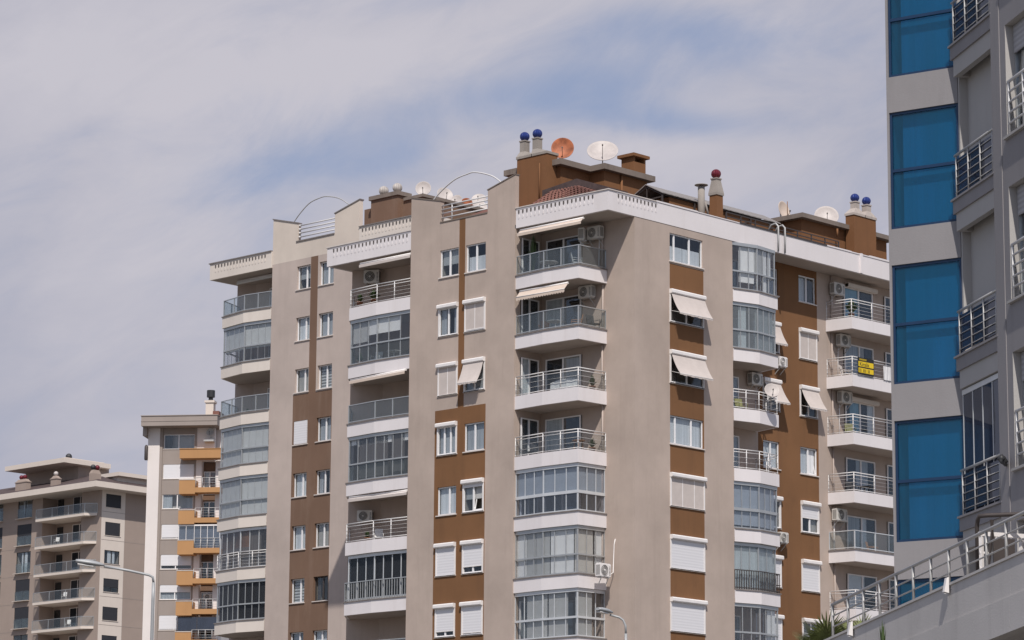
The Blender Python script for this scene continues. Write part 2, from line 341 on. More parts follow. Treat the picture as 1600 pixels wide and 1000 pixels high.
def wall(b, fr, s0, s1, z0, z1, holes=(), zones=(), d=0.0, base=0, reveal=0.15, depth=1.0, room=None, rev_mat=None):
    """flat wall with real openings; zones are painted areas (s0,s1,z0,z1,material)"""
    S = sorted({s0, s1} | {x for h in list(holes) + [z[:4] for z in zones] for x in h[:2] if s0 < x < s1})
    Zs = sorted({z0, z1} | {x for h in list(holes) + [z[:4] for z in zones] for x in h[2:4] if z0 < x < z1})
    for i in range(len(S) - 1):
        for j in range(len(Zs) - 1):
            cs, cz = (S[i] + S[i + 1]) / 2, (Zs[j] + Zs[j + 1]) / 2
            if any(h[0] < cs < h[1] and h[2] < cz < h[3] for h in holes): continue
            m = base
            for z in zones:
                if z[0] < cs < z[1] and z[2] < cz < z[3]: m = z[4]
            b.face([fr(S[i], d, Zs[j]), fr(S[i + 1], d, Zs[j]), fr(S[i + 1], d, Zs[j + 1]), fr(S[i], d, Zs[j + 1])], m)
    for h in holes:
        m = base if rev_mat is None else rev_mat
        for z in zones:
            if z[0] < (h[0] + h[1]) / 2 < z[1] and z[2] < (h[2] + h[3]) / 2 < z[3]: m = z[4]
        for (da, db, mm) in ((d, d - reveal, m), (d - reveal, d - depth, room if room is not None else m)):
            a, c, e, f = h[:4]
            b.face([fr(a, da, e), fr(c, da, e), fr(c, db, e), fr(a, db, e)], mm); b.face([fr(a, da, f), fr(c, da, f), fr(c, db, f), fr(a, db, f)], mm)
            b.face([fr(a, da, e), fr(a, da, f), fr(a, db, f), fr(a, db, e)], mm); b.face([fr(c, da, e), fr(c, da, f), fr(c, db, f), fr(c, db, e)], mm)
        b.face([fr(h[0], d - depth, h[2]), fr(h[1], d - depth, h[2]), fr(h[1], d - depth, h[3]), fr(h[0], d - depth, h[3])], room if room is not None else m)
RND = random.Random(7)
# ------------------------------------------------------------------ building elements
def curtains(fr, s0, s1, z0, z1, d, spec, parent):
    """spec: list of (from, to, drop_from_top, material) in fractions of the opening"""
    b = MB(); mats = []
    for (a, c, drop, mt) in spec:
        if mt not in mats: mats.append(mt)
        w = s1 - s0; x0 = s0 + a * w; x1 = s0 + c * w; zz = z1 - drop * (z1 - z0)
        b.box(fr, x0, x1, d - 0.02, d, zz, z1, mats.index(mt))
    if spec: b.build('curtain' if 'curtain' in spec[0][3] else 'blind', mats, parent)
def window(fr, s0, s1, z0, z1, parent, mull=(0.5,), spec=(), fmat='pvc_white', pane='pane_clear', d=-0.10, sill='sill_stone', w=0.06, box=False, shut=None, awn=None, shutmat='shutter_white', tilt=None, rail=False, sill_out=0.06, name='window'):
    b = MB(); dd = d + 0.06
    b.box(fr, s0, s1, d, dd, z0, z0 + w); b.box(fr, s0, s1, d, dd, z1 - w, z1)
    b.box(fr, s0, s0 + w, d, dd, z0 + w, z1 - w); b.box(fr, s1 - w, s1, d, dd, z0 + w, z1 - w)
    xs = [s0 + w] + [s0 + m * (s1 - s0) for m in mull] + [s1 - w]
    for x in xs[1:-1]: b.box(fr, x - w * 0.75, x + w * 0.75, d - 0.002, dd + 0.004, z0 + w, z1 - w)
    o = b.build(name, fmat, parent)
    b = MB()
    for i in range(len(xs) - 1):
        a = xs[i] + (w * 0.75 if i else 0); c = xs[i + 1] - (w * 0.75 if i < len(xs) - 2 else 0)
        if tilt == i:
            g = MB(); e = 0.05      # a sash leaning inward at the top
            P = lambda x, z, k: fr(x, d + 0.03 - k * (z - z0) / (z1 - z0), z)
            for (xa, xb, za, zb) in ((a, c, z0 + w, z0 + w + e), (a, c, z1 - w - e, z1 - w), (a, a + e, z0 + w, z1 - w), (c - e, c, z0 + w, z1 - w)):
                g.hexa([P(xa, za, .22), P(xb, za, .22), P(xb, za, .30), P(xa, za, .30), P(xa, zb, .22), P(xb, zb, .22), P(xb, zb, .30), P(xa, zb, .30)])
            g.build('sash', fmat, o)
        else: b.box(fr, a, c, d + 0.02, d + 0.035, z0 + w, z1 - w)
    if b.v: b.build('pane', pane, o)
    if spec: curtains(fr, s0 + w, s1 - w, z0 + w, z1 - w, d - 0.06, spec, o)
    if sill:
        b = MB(); b.box(fr, s0 - 0.06, s1 + 0.06, -0.10 if d > -0.3 else d, sill_out, z0 - 0.05, z0 - 0.003); b.build('sill', sill, o)
    if box or shut is not None or awn:
        b = MB()
        prof = [(0.003, 0), (0.15, 0), (0.19, 0.04), (0.19, 0.16), (0.15, 0.21), (0.003, 0.21)]
        i0 = len(b.v)
        for x in (s0 - 0.04, s1 + 0.04): b.v += [fr(x, p[0], z1 - 0.02 + p[1]) for p in prof]
        n = len(prof)
        for k in range(n): b.f.append((i0 + k, i0 + (k + 1) % n, i0 + n + (k + 1) % n, i0 + n + k)); b.m.append(0); b.sm.append(False)
        b.f.append(tuple(i0 + k for k in range(n))); b.f.append(tuple(i0 + n + k for k in range(n))[::-1]); b.m += [0, 0]; b.sm += [False, False]
        b.box(fr, s0 - 0.03, s0 + 0.05, 0.003, 0.05, z0, z1 - 0.02); b.box(fr, s1 - 0.05, s1 + 0.03, 0.003, 0.05, z0, z1 - 0.02); b.box(fr, s0 - 0.03, s1 + 0.03, 0.003, 0.06, z0 - 0.04, z0)
        b.build('shutter_box', 'box_white', o)
    if shut is not None:
        b = MB(); zz = z1 - 0.02 - shut * (z1 - z0 - 0.03); b.box(fr, s0 + 0.05, s1 - 0.05, 0.012, 0.03, zz, z1 - 0.02); b.box(fr, s0 + 0.05, s1 - 0.05, 0.010, 0.036, zz - 0.04, zz, 1)
        if shutmat == 'awning_pale':
            for m_ in mull: x_ = s0 + m_ * (s1 - s0); b.box(fr, x_ - .02, x_ + .02, 0.012, 0.038, zz, z1 - .02, 1)
        b.build('roller_shutter', [shutmat, 'box_white'], o)
    if awn:
        out, drop = awn; b = MB(); n = 6
        for i in range(n):
            t0, t1 = i / n, (i + 1) / n; sag = lambda t: 0.05 * math.sin(math.pi * t)
            p = lambda x, t, k: fr(x, 0.10 + out * t - sag(t) * 0.6 + k, z1 + 0.0 - drop * t - sag(t))
            b.hexa([p(s0, t0, 0), p(s1, t0, 0), p(s1, t0, .012), p(s0, t0, .012), p(s0, t1, 0), p(s1, t1, 0), p(s1, t1, .012), p(s0, t1, .012)])
        for i in range(9):
            x0 = s0 + (s1 - s0) * i / 9; x1 = s0 + (s1 - s0) * (i + 1) / 9
            b.box(fr, x0, x1 - 0.02, 0.095 + out, 0.11 + out, z1 - drop - 0.07 - 0.02 * (i % 2), z1 - drop)
        b.build('awning', 'awning_pale', o)
        b = MB()
        for x in (s0 + 0.02, s1 - 0.02): b.tube([fr(x, 0.05, z1 - drop + 0.16), fr(x, 0.09 + out, z1 - drop)], 0.013, 6)
        b.tube([fr(s0, 0.10 + out, z1 - drop), fr(s1, 0.10 + out, z1 - drop)], 0.018, 6); b.build('awning_arm', 'steel_white', o)
    return o
def rail_glass(pts, zt, parent, h=0.93, metal='aluminium', pane='pane_balcony', step=1.25):
    b = MB(); P = offset(pts, -0.07); Q = along(P, step)
    strip(b, P, -0.03, 0.03, zt + h - 0.04, zt + h); strip(b, P, -0.02, 0.02, zt + 0.05, zt + 0.09)
    for p in Q: b.prism([(p[0] - .025, p[1] - .025), (p[0] + .025, p[1] - .025), (p[0] + .025, p[1] + .025), (p[0] - .025, p[1] + .025)], zt, zt + h - 0.04)
    r = b.build('railing', metal, parent); b = MB(); strip(b, P, -0.006, 0.006, zt + 0.09, zt + h - 0.04); b.build('glass_panel', pane, r); return r
def rail_bars(pts, zt, parent, h=0.93, metal='steel_white', step=1.3, pane=None, n=4):
    b = MB(); P = offset(pts, -0.07); Q = along(P, step)
    for i in range(len(P) - 1):
        b.tube([P[i] + (zt + h,), P[i + 1] + (zt + h,)], 0.027, 8); b.tube([P[i] + (zt + h - 0.13,), P[i + 1] + (zt + h - 0.13,)], 0.02, 6); b.tube([P[i] + (zt + 0.07,), P[i + 1] + (zt + 0.07,)], 0.02, 6)
        for k in range(1, n): b.tube([P[i] + (zt + 0.07 + (h - 0.2) * k / n,), P[i + 1] + (zt + 0.07 + (h - 0.2) * k / n,)], 0.006, 5)
    for p in Q:
        b.tube([p + (zt,), p + (zt + h,)], 0.026, 8)
        for k in range(0, n): b.lathe(p + (zt + 0.07 + (h - 0.2) * k / n - 0.03,), [(0.02, 0), (0.038, 0.01), (0.038, 0.05), (0.02, 0.06)], 8)
    r = b.build('railing', metal, parent)
    if pane: b = MB(); strip(b, P, -0.035, -0.025, zt + 0.07, zt + h - 0.13); b.build('glass_panel', pane, r)
    return r
def rail_vertical(pts, zt, parent, h=0.93, metal='aluminium', step=0.17):
    b = MB(); P = offset(pts, -0.03)
    strip(b, P, -0.03, 0.03, zt + h - 0.04, zt + h); strip(b, P, -0.02, 0.02, zt + 0.06, zt + 0.10)
    for p in along(P, step): b.prism([(p[0] - .014, p[1] - .014), (p[0] + .014, p[1] - .014), (p[0] + .014, p[1] + .014), (p[0] - .014, p[1] + .014)], zt, zt + h - 0.04)
    return b.build('railing', metal, parent)
def glazing(pts, zt, ztop, parent, pane='pane_enclosed', metal='aluminium', step=0.62, mid=0.9, midw=0.08, spec=(), inset=0.13, vmetal=None, head=0.16, vw=0.018, low=None):
    """sliding glass enclosure; spec: blinds as (from, to, drop from top 0..1, material) along the run"""
    P = offset(pts, -inset); b = MB()
    strip(b, P, -0.05, 0.05, ztop - head, ztop - 0.004); strip(b, P, -0.04, 0.04, zt + 0.052, zt + 0.12)
    if mid: strip(b, P, -0.045, 0.045, zt + mid - midw / 2, zt + mid + midw / 2)
    for p in along(P, step): b.prism([(p[0] - vw, p[1] - vw), (p[0] + vw, p[1] - vw), (p[0] + vw, p[1] + vw), (p[0] - vw, p[1] + vw)], zt + 0.12, ztop - head)
    for p in P: b.prism([(p[0] - .03, p[1] - .03), (p[0] + .03, p[1] - .03), (p[0] + .03, p[1] + .03), (p[0] - .03, p[1] + .03)], zt + 0.12, ztop - head)
    g = b.build('balcony_glazing', metal, parent)
    if mid:
        b = MB(); strip(b, P, -0.006, 0.006, zt + mid + midw / 2, ztop - head); b.build('pane', pane, g)
        b = MB(); strip(b, P, -0.006, 0.006, zt + 0.12, zt + mid - midw / 2); b.build('pane', low or pane, g)
    else: b = MB(); strip(b, P, -0.006, 0.006, zt + 0.12, ztop - head); b.build('pane', pane, g)
    if spec:
        C = offset(pts, -inset - 0.09); L = [math.hypot(C[i + 1][0] - C[i][0], C[i + 1][1] - C[i][1]) for i in range(len(C) - 1)]; T = sum(L); mats = []; b = MB()
        for (a, c, drop, mt) in spec:
            if mt not in mats: mats.append(mt)
            z1 = ztop - head; z0 = z1 - drop * (z1 - zt - 0.12); x = 0
            for i, l in enumerate(L):
                f0 = max(a * T, x); f1 = min(c * T, x + l)
                if f1 > f0 + 0.01:
                    q = lambda f: (C[i][0] + (C[i + 1][0] - C[i][0]) * (f - x) / l, C[i][1] + (C[i + 1][1] - C[i][1]) * (f - x) / l)
                    strip(b, [q(f0), q(f1)], -0.01, 0.0, z0, z1, mats.index(mt))
                x += l
        b.build('blind', mats, g)
    return g
def balcony(parent, pts, back, zb, zt, mat='white_render', coping=None, low=None):
    b = MB(); poly = list(pts) + list(back)
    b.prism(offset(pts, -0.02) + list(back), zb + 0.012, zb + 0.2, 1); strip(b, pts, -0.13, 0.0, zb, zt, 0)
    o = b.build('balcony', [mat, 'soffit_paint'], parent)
    if coping: b = MB(); strip(b, pts, -0.17, 0.05, zt, zt + 0.05); b.build('coping', coping, o)
    return o
def door(fr, s0, s1, z0, z1, parent, spec=(), mull=(0.5,), fmat='pvc_white', d=0.02, dark='pane_clear'):
    b = MB(); w = 0.06
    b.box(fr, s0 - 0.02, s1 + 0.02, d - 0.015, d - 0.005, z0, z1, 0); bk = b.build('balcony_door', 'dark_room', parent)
    window(fr, s0, s1, z0, z1, bk, mull, (), fmat, dark, d + 0.02, None, w, name='door_frame')
    if spec: curtains(fr, s0 + w, s1 - w, z0 + w, z1 - w, d + 0.017, spec, bk)
    return bk
def awning_roll(fr, s0, s1, z, parent, out, drop, d0=0.0, mat='awning_cloth', scallop=False):
    b = MB(); n = 5
    for i in range(n):
        t0, t1 = i / n, (i + 1) / n; p = lambda x, t, k: fr(x, d0 + out * t, z - drop * t - k)
        b.hexa([p(s0, t0, .012), p(s1, t0, .012), p(s1, t1, .012), p(s0, t1, .012), p(s0, t0, 0), p(s1, t0, 0), p(s1, t1, 0), p(s0, t1, 0)])
    k = max(6, int((s1 - s0) / 0.16)); zz = z - drop
    for i in range(k):
        x0 = s0 + (s1 - s0) * i / k; x1 = s0 + (s1 - s0) * (i + 1) / k; xm = (x0 + x1) / 2
        if scallop: b.face([fr(x0, d0 + out + .004, zz), fr(x0, d0 + out + .004, zz - .13), fr(xm, d0 + out + .004, zz - .19), fr(x1, d0 + out + .004, zz - .13), fr(x1, d0 + out + .004, zz)])
    if not scallop: b.box(fr, s0, s1, d0 + out, d0 + out + 0.03, zz - 0.13, zz)
    o = b.build('awning', mat, parent); b = MB(); b.tube([fr(s0, d0 + 0.03, z - 0.04), fr(s1, d0 + 0.03, z - 0.04)], 0.055, 10); b.tube([fr(s0, d0 + out, zz), fr(s1, d0 + out, zz)], 0.022, 8); b.build('awning_roller', 'box_white', parent); return o
def ac_unit(fr, s0, z0, label, w=0.82, h=0.60, d=0.30, d0=0.12, mat='ac_case', fan=0.40, group='outdoor air conditioner units', pipe=None):
    t = thing('air_conditioner', label, 'air conditioner', fr(s0 + w / 2, d0 + d / 2, z0), group)
    b = MB(); e = 0.03
    for (za, zb, i) in ((z0, z0 + e, e), (z0 + e, z0 + h - e, 0), (z0 + h - e, z0 + h, e)): b.box(fr, s0 + i, s0 + w - i, d0 + i, d0 + d - i * .6, za, zb)
    b.build('casing', mat, t)
    c = fr(s0 + w * fan, d0 + d + 0.002, z0 + h / 2); nx = (fr.n[0], fr.n[1], 0); r = h * 0.40
    b = MB(); b.lathe(c, [(r, 0), (r, 0.006), (r * 0.2, 0.007)], 24, 0, nx, sm=False)
    for k in range(1, 5):
        q = [Vector(c) + Vector(nx) * 0.014 + (Vector((fr.a[0], fr.a[1], 0)) * math.cos(a * math.pi / 12) + Vector((0, 0, 1)) * math.sin(a * math.pi / 12)) * (r * k / 4.2) for a in range(24)]
        b.tube(q, 0.008, 5, 1, closed=True)
    b.lathe(c, [(r * 0.16, 0.012), (r * 0.16, 0.03)], 12, 1, nx); b.build('fan_grille', ['ac_dark', mat], t)
    b = MB()
    for k in range(7): b.box(fr, s0 + w * .84, s0 + w * .95, d0 + d, d0 + d + 0.006, z0 + h * (.15 + .1 * k), z0 + h * (.19 + .1 * k))
    for sd in (s0 - 0.004, s0 + w + 0.0):
        for k in range(6): b.box(fr, sd, sd + 0.004, d0 + 0.05 + k * 0.04, d0 + 0.07 + k * 0.04, z0 + .08, z0 + h - .08)
    b.build('louvre', 'ac_dark', t)
    for x in (s0 + .1, s0 + w - .14): b = MB(); b.box(fr, x, x + .04, 0.0, d0 + d, z0 - 0.04, z0 - 0.002); b.bar(fr(x + .02, 0.02, z0 - 0.35), fr(x + .02, d0 + d - .05, z0 - 0.04), 0.03); b.build('bracket', 'galvanised', t)
    if pipe: b = MB(); b.tube([fr(*p) for p in pipe], 0.025, 6); b.build('pipe', 'box_white', t)
    return t
def dish(c, r, direction, label, mat='dish_white', base=None, depth=0.22, feed=True, group='satellite dishes on the roofs', pole=0.5):
    c = Vector(c); ax = Vector(direction).normalized(); t = thing('satellite_dish', label, 'satellite dish', tuple(c - Vector((0, 0, pole))), group)
    b = MB(); prof = [(r * k / 7, depth * r * (k / 7) ** 2) for k in range(1, 8)]
    b.lathe(c - ax * depth * r * .5, [(0.01, 0)] + prof + [(r * 1.03, depth * r), (r * 1.02, depth * r - .03)] + [(p[0] * .99, p[1] - .012) for p in prof[::-1][1:]] + [(0.01, -.012)], 28, 0, ax); b.build('reflector', [mat], t)
    b = MB(); up = Vector((0, 0, 1)); low = c + ax * 0.02 - (up - ax * ax.dot(up)).normalized() * r * .9; f = c + ax * r * .85 - (up - ax * ax.dot(up)).normalized() * r * .25
    b.tube([low, f], 0.014, 6); b.tube([f - ax * .02, f - ax * .1], 0.035, 8); b.build('feed_arm', 'dark_steel', t)
    b = MB(); k = c - ax * (depth * r * .5 + .03); b.tube([k, k - ax * .12, k - ax * .12 - Vector((0, 0, pole))], 0.028, 8); b.lathe(k - ax * .12 - Vector((0, 0, pole)), [(.12, 0), (.12, .02), (.04, .03)], 12); b.build('mount', 'galvanised', t); return t
def cowl(b, c, r, m, n=32):
    """ball-shaped turbine vent with vertical vanes"""
    prof = [(r * .45, -r * .95), (r * .55, -r * .82)] + [(r * math.cos(a), r * math.sin(a)) for a in [R(x) for x in range(-50, 91, 14)]] + [(r * .08, r * 1.02)]
    b.lathe(c, prof, n, m, (0, 0, 1), rib=(2, 0.035), sm=False)

# ================================================================== the ground
b = MB(); b.face([(-3000, -3000, 0), (3000, -3000, 0), (3000, 3000, 0), (-3000, 3000, 0)]); g_ = b.build('ground', 'ground_earth'); struct(g_)
# ================================================================== front apartment building
FP = 2.89                                     # storey height
vD, uF, uG, vW = 103.80, -93.40, -94.83, 105.67   # left facade, right facade, recessed right wall, recessed left wall
FD, FF, FG, FW = Fr((0, vD), (1, 0)), Fr((uF, 0), (0, 1)), Fr((uG, 0), (0, 1)), Fr((0, vW), (1, 0))
FRONT = thing('apartment_building', 'large taupe and brown apartment block with white balcony bands and a white roof edge', 'building', (-100, 112, 0))
rc = RND
def spec_for(kind):
    return {'white': [(0, 1, 1, 'curtain_white')], 'grey': [(0, 1, 1, 'curtain_grey')], 'cream': [(0, 1, 1, 'curtain_cream')], 'dark': [(0, .25, 1, 'curtain_dark')],
            'halfblind': [(0, 1, .55, 'blind_grey')], 'halfwhite': [(0, 1, .42, 'blind_grey'), (0, 1, 1, 'curtain_white')], 'stripe': [(0, 1, 1, 'blind_stripe')],
            'left': [(0, .48, 1, 'curtain_white')], 'right': [(.52, 1, 1, 'curtain_cream')], 'sides': [(0, .3, 1, 'curtain_grey'), (.75, 1, 1, 'curtain_grey')], 'brown': [(0, .4, 1, 'curtain_cream'), (.4, 1, 1, 'curtain_brown')]}[kind]
wz0, wz1 = 32.52, 33.87
# --- left facade with stepped parapet
zD = lambda k: (wz0 - FP * k, wz1 - FP * k)
Lw, Rw = (-104.28, -103.02), (-102.52, -101.20)
holes = []
for k in range(8):
    z0, z1 = zD(k); holes += [Lw + (z0, z1), Rw + (z0, z1)]
b = MB()
zones = [(-102.98, -102.58, 26.03, 35.22, 1), (-104.50, -101.12, 0, 26.03, 1)]
wall(b, FD, -106.31, -99.28, 0.0, 35.24, holes, zones, room=2)
FDb = Fr((0, vD + 0.25), (1, 0))
for s0, s1, za, zb in ((-106.31, -104.30, 36.81, 36.33), (-101.10, -99.28, 36.36, 36.84)):      # the two horns of the parapet
    b.hexa([FD(s0, 0, 35.24), FD(s1, 0, 35.24), FDb(s1, 0, 35.24), FDb(s0, 0, 35.24), FD(s0, 0, za), FD(s1, 0, zb), FDb(s1, 0, zb), FDb(s0, 0, za)], 0)
b.box(FD, -106.31, -99.28, -0.25, -0.002, 34.4, 35.24, 0)
FSr = Fr((-99.28, 0), (0, 1)); wall(b, FSr, vD, 106.0, 0, 34.23, [(104.25, 105.4, 31.0 - FP * k - 2.35, 31.0 + 2.87 * 1 - 2.87 * (k + 1) - 2.87 * 0) for k in ()], room=2)
b.face([(-106.31, vD, 0), (-106.31, 106.3, 0), (-106.31, 106.3, 34.23), (-106.31, vD, 34.23)])
b.build('wall', ['taupe_render', 'brown_render', 'room_paint'], FRONT)
b = MB()
for s0, s1, za, zb in ((-106.34, -104.27, 36.81, 36.33), (-101.13, -99.25, 36.36, 36.84)):
    b.hexa([FD(s0, .03, za), FD(s1, .03, zb), FDb(s1, -.03, zb), FDb(s0, -.03, za), FD(s0, .03, za + .05), FD(s1, .03, zb + .05), FDb(s1, -.03, zb + .05), FDb(s0, -.03, za + .05)])
b.box(FD, -104.29, -101.11, -0.28, 0.03, 35.243, 35.30); b.build('parapet_cap', 'old_concrete', FRONT)
b = MB()
for z in (35.50, 35.73, 35.92, 36.11): b.tube([FD(-104.3, -.1, z), FD(-101.1, -.1, z)], 0.035, 8)
b.tube([FD(-103.6, -.1, 35.3), FD(-103.6, -.1, 36.11)], .03, 6); b.build('parapet_rail', 'steel_white', FRONT)
def arch(fr, pts, r=0.035):
    out = []
    for i in range(len(pts) - 1):
        for t in range(6):
            p0, p1, p2, p3 = pts[max(i - 1, 0)], pts[i], pts[i + 1], pts[min(i + 2, len(pts) - 1)]; u = t / 6
            out.append(tuple(0.5 * (2 * p1[j] + (p2[j] - p0[j]) * u + (2 * p0[j] - 5 * p1[j] + 4 * p2[j] - p3[j]) * u * u + (3 * p1[j] - p0[j] - 3 * p2[j] + p3[j]) * u ** 3) for j in (0, 1)))
    out.append(pts[-1]); b = MB(); b.tube([fr(s, -.13, z) for s, z in out], r, 8); return b
arch(FD, [(-105.0, 36.45), (-104.35, 36.9), (-103.48, 37.30), (-102.7, 37.43), (-102.07, 37.44), (-100.95, 37.07), (-100.2, 36.55)]).build('arch_tube', 'steel_white', FRONT)
# --- windows of the left facade: (curtain, shutter, awning, extra)
DW = [(dict(spec='halfblind'), dict(spec='halfwhite')),
      (dict(spec='sides', box=True), dict(spec='cream', shut=.93, shutmat='awning_pale')),
      (dict(spec='cream', shut=1.0, shutmat='awning_pale', box=True), dict(spec='grey', awn=(.42, 1.02))),
      (dict(spec='grey', box=True, mull=(.35, .68)), dict(spec='grey')),
      (dict(spec='white', mull=(.6,)), dict(spec='halfblind', box=True, shut=.10, tilt=1)),
      (dict(spec='white', shut=1.0), dict(spec='dark', shut=.76)),
      (dict(spec='dark', shut=.80), dict(spec='dark', shut=.92)), (dict(spec='grey'), dict(spec='white'))]
for k, (l, r) in enumerate(DW):
    for (s0, s1), kw in ((Lw, l), (Rw, r)):
        kw = dict(kw); sp = spec_for(kw.pop('spec')); bx = kw.get('box') or kw.get('shut') is not None or kw.get('awn')
        window(FD, s0, s1, *zD(k), FRONT, spec=sp, d=(-0.06 if bx else -0.13), **kw)
# --- corner pier and recessed wall behind the corner balconies
EP = 2.87; ez = lambda k: 31.28 - EP * k
b = MB(); Fw = (108.16, 110.56)
wall(b, FF, vW, 112.76, 0, 34.23, [Fw + zD(k) for k in range(8)], [(108.16, 110.60, 0, 32.40, 1)], room=2)
wall(b, FW, -99.28, uF, 0, 34.23, ())
b.face([(uF, 112.76, 0), (uG, 112.76, 0), (uG, 112.76, 34.23), (uF, 112.76, 34.23)])
b.build('wall', ['taupe_render', 'brown_render', 'room_paint'], FRONT)
FWN = [dict(spec='halfwhite', mull=(.16, .62)), dict(spec='dark', awn=(.52, 1.0)), dict(spec='dark', awn=(.52, 1.0)), dict(spec='white', mull=(.18, .66)),
       dict(spec='cream', shut=1.0, mull=(.35, .7), shutmat='awning_pale'), dict(spec='white', shut=1.0), dict(spec='cream', shut=1.0, shutmat='shutter_white'), dict(spec='white', shut=1.0)]
for k, kw in enumerate(FWN):
    kw = dict(kw); sp = spec_for(kw.pop('spec')); bx = kw.get('shut') is not None or kw.get('awn')
    window(FF, *Fw, *zD(k), FRONT, spec=sp, d=(-0.06 if bx else -0.13), **kw)
# --- recessed right-hand wall
b = MB(); Gw, Hw = (119.64, 121.00), (116.75, 118.0)
wall(b, FG, 112.7, 134, 0, 34.23, [Gw + zD(k) for k in range(8)] + [Hw + zD(k) for k in range(8)], [(116.35, 121.09, 0, 34.3, 1)], room=2)
b.build('wall', ['taupe_render', 'brown_render', 'room_paint'], FRONT)
GW = [(dict(spec='left'), None), (dict(spec='cream', shut=.96, shutmat='awning_pale'), dict(spec='dark', awn=(.5, 1.0))), (dict(spec='dark', awn=(.55, 1.0)), dict(spec='dark', awn=(.62, 1.05))),
      (dict(spec='white', tilt=1), dict(spec='white')), (dict(spec='right', shut=.45), dict(spec='dark', box=True)), (dict(spec='white', shut=.97), dict(spec='white', shut=.9)),
      (dict(spec='cream', box=True), dict(spec='white', shut=.8)), (dict(spec='white'), dict(spec='white'))]
for k, (g, h) in enumerate(GW):
    for w_, kw in ((Gw, g), (Hw, h)):
        if kw is None: kw = dict(spec='grey')
        kw = dict(kw); sp = spec_for(kw.pop('spec')); bx = kw.get('box') or kw.get('shut') is not None or kw.get('awn')
        window(FG, *w_, *zD(k), FRONT, spec=sp, d=(-0.06 if bx else -0.13), **kw)
# --- left end: splayed end wall and the recess behind the left balconies
CP = 2.93; cz = lambda k: 31.28 - CP * k
FCd = Fr((-112.1, 105.35), (1.45, 0.85)); FCb = Fr((0, 106.2), (1, 0))
b = MB()
b.face([(-112.1, 105.35, 0), (-110.65, 106.2, 0), (-110.65, 106.2, 34.23), (-112.1, 105.35, 34.23)]); b.face([(-110.65, 106.2, 0), (-106.31, 106.2, 0), (-106.31, 106.2, 34.23), (-110.65, 106.2, 34.23)])
b.face([(-112.1, 105.35, 0), (-112.1, 130, 0), (-112.1, 130, 34.23), (-112.1, 105.35, 34.23)]); b.face([(-112.1, 130, 0), (uG, 134, 0), (uG, 134, 34.23), (-112.1, 130, 34.23)])
b.build('wall', 'taupe_render', FRONT)
# --- roof slab, white edge with precast drops
b = MB(); zs, zt = 34.23, 35.18
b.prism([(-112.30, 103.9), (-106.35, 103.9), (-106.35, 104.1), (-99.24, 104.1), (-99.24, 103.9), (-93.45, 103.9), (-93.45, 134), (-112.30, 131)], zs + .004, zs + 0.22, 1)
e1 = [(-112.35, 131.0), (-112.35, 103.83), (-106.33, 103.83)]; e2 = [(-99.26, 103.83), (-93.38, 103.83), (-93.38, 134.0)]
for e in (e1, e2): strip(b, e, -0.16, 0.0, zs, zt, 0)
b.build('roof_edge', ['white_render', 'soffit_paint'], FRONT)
def drops(fr, s0, s1, ztop, parent, mat, step=0.262, big=1.0):
    """precast band: pointed slots, drawn as flat dark faces, with shallow drops between them"""
    b = MB(); n = int((s1 - s0) / step); e = .016
    for i in range(n):
        x = s0 + (i + .5) * step; w = .05 * big
        b.face([fr(x - w, .004, ztop - .25), fr(x, .004, ztop - .33), fr(x + w, .004, ztop - .25), fr(x + w, .004, ztop - .115), fr(x - w, .004, ztop - .115)], 1)  # flat dark face: the shade inside the slot is put into its colour
        x += step / 2; x -= step / 2; q = [(x - w * .3, ztop - .345), (x + w * .3, ztop - .345), (x + w * .9, ztop - .44), (x + w * .8, ztop - .50), (x, ztop - .55), (x - w * .8, ztop - .50), (x - w * .9, ztop - .44)]
        for k in range(len(q)): p, r = q[k], q[(k + 1) % len(q)]; b.face([fr(p[0], -.01, p[1]), fr(r[0], -.01, r[1]), fr(r[0], e, r[1]), fr(p[0], e, p[1])])
        b.face([fr(p[0], e, p[1]) for p in q])
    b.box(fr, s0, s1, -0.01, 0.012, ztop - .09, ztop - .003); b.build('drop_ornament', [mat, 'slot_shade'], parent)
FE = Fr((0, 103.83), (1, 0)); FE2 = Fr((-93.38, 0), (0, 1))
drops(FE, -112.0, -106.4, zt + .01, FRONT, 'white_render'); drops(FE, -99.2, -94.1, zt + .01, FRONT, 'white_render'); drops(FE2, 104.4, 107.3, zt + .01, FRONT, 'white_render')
b = MB(); strip(b, e1, -0.2, 0.05, zt, zt + .05); strip(b, [(-99.26, 103.83), (-93.38, 103.83), (-93.38, 107.2)], -0.2, 0.05, zt, zt + .04)
b.build('parapet_cap', 'sill_stone', FRONT)
b = MB()
for y0, y1, dz in ((107.2, 110.2, .03), (110.2, 113.3, .00), (120.1, 122.1, .03), (122.1, 123.6, .01), (123.6, 127, .05), (127, 134, 0)): b = MB(); b.box(FE2, y0, y1 - .02, -.19, .03, zt, zt + .04 + dz); b.build('parapet_cap', 'white_render', FRONT)
b = MB(); b.box(FE2, 113.3, 120.08, -.3, .035, zt, zt + .07); b.build('gutter', 'dark_steel', FRONT)
b = MB(); b.box(FE2, 122.75, 122.9, 0, .1, zs, zt + .06); b.build('downpipe', 'white_render', FRONT)
b = MB()
for y in (116.1, 116.62): b.tube([FE2(y, -.6, 35.2), FE2(y, -.3, 35.62), FE2(y, -.02, 35.66), FE2(y, .13, 35.50), FE2(y, .14, 35.0), FE2(y + .03, .10, 34.25)], .045, 10)
b.build('vent_pipe', 'galvanised', FRONT)
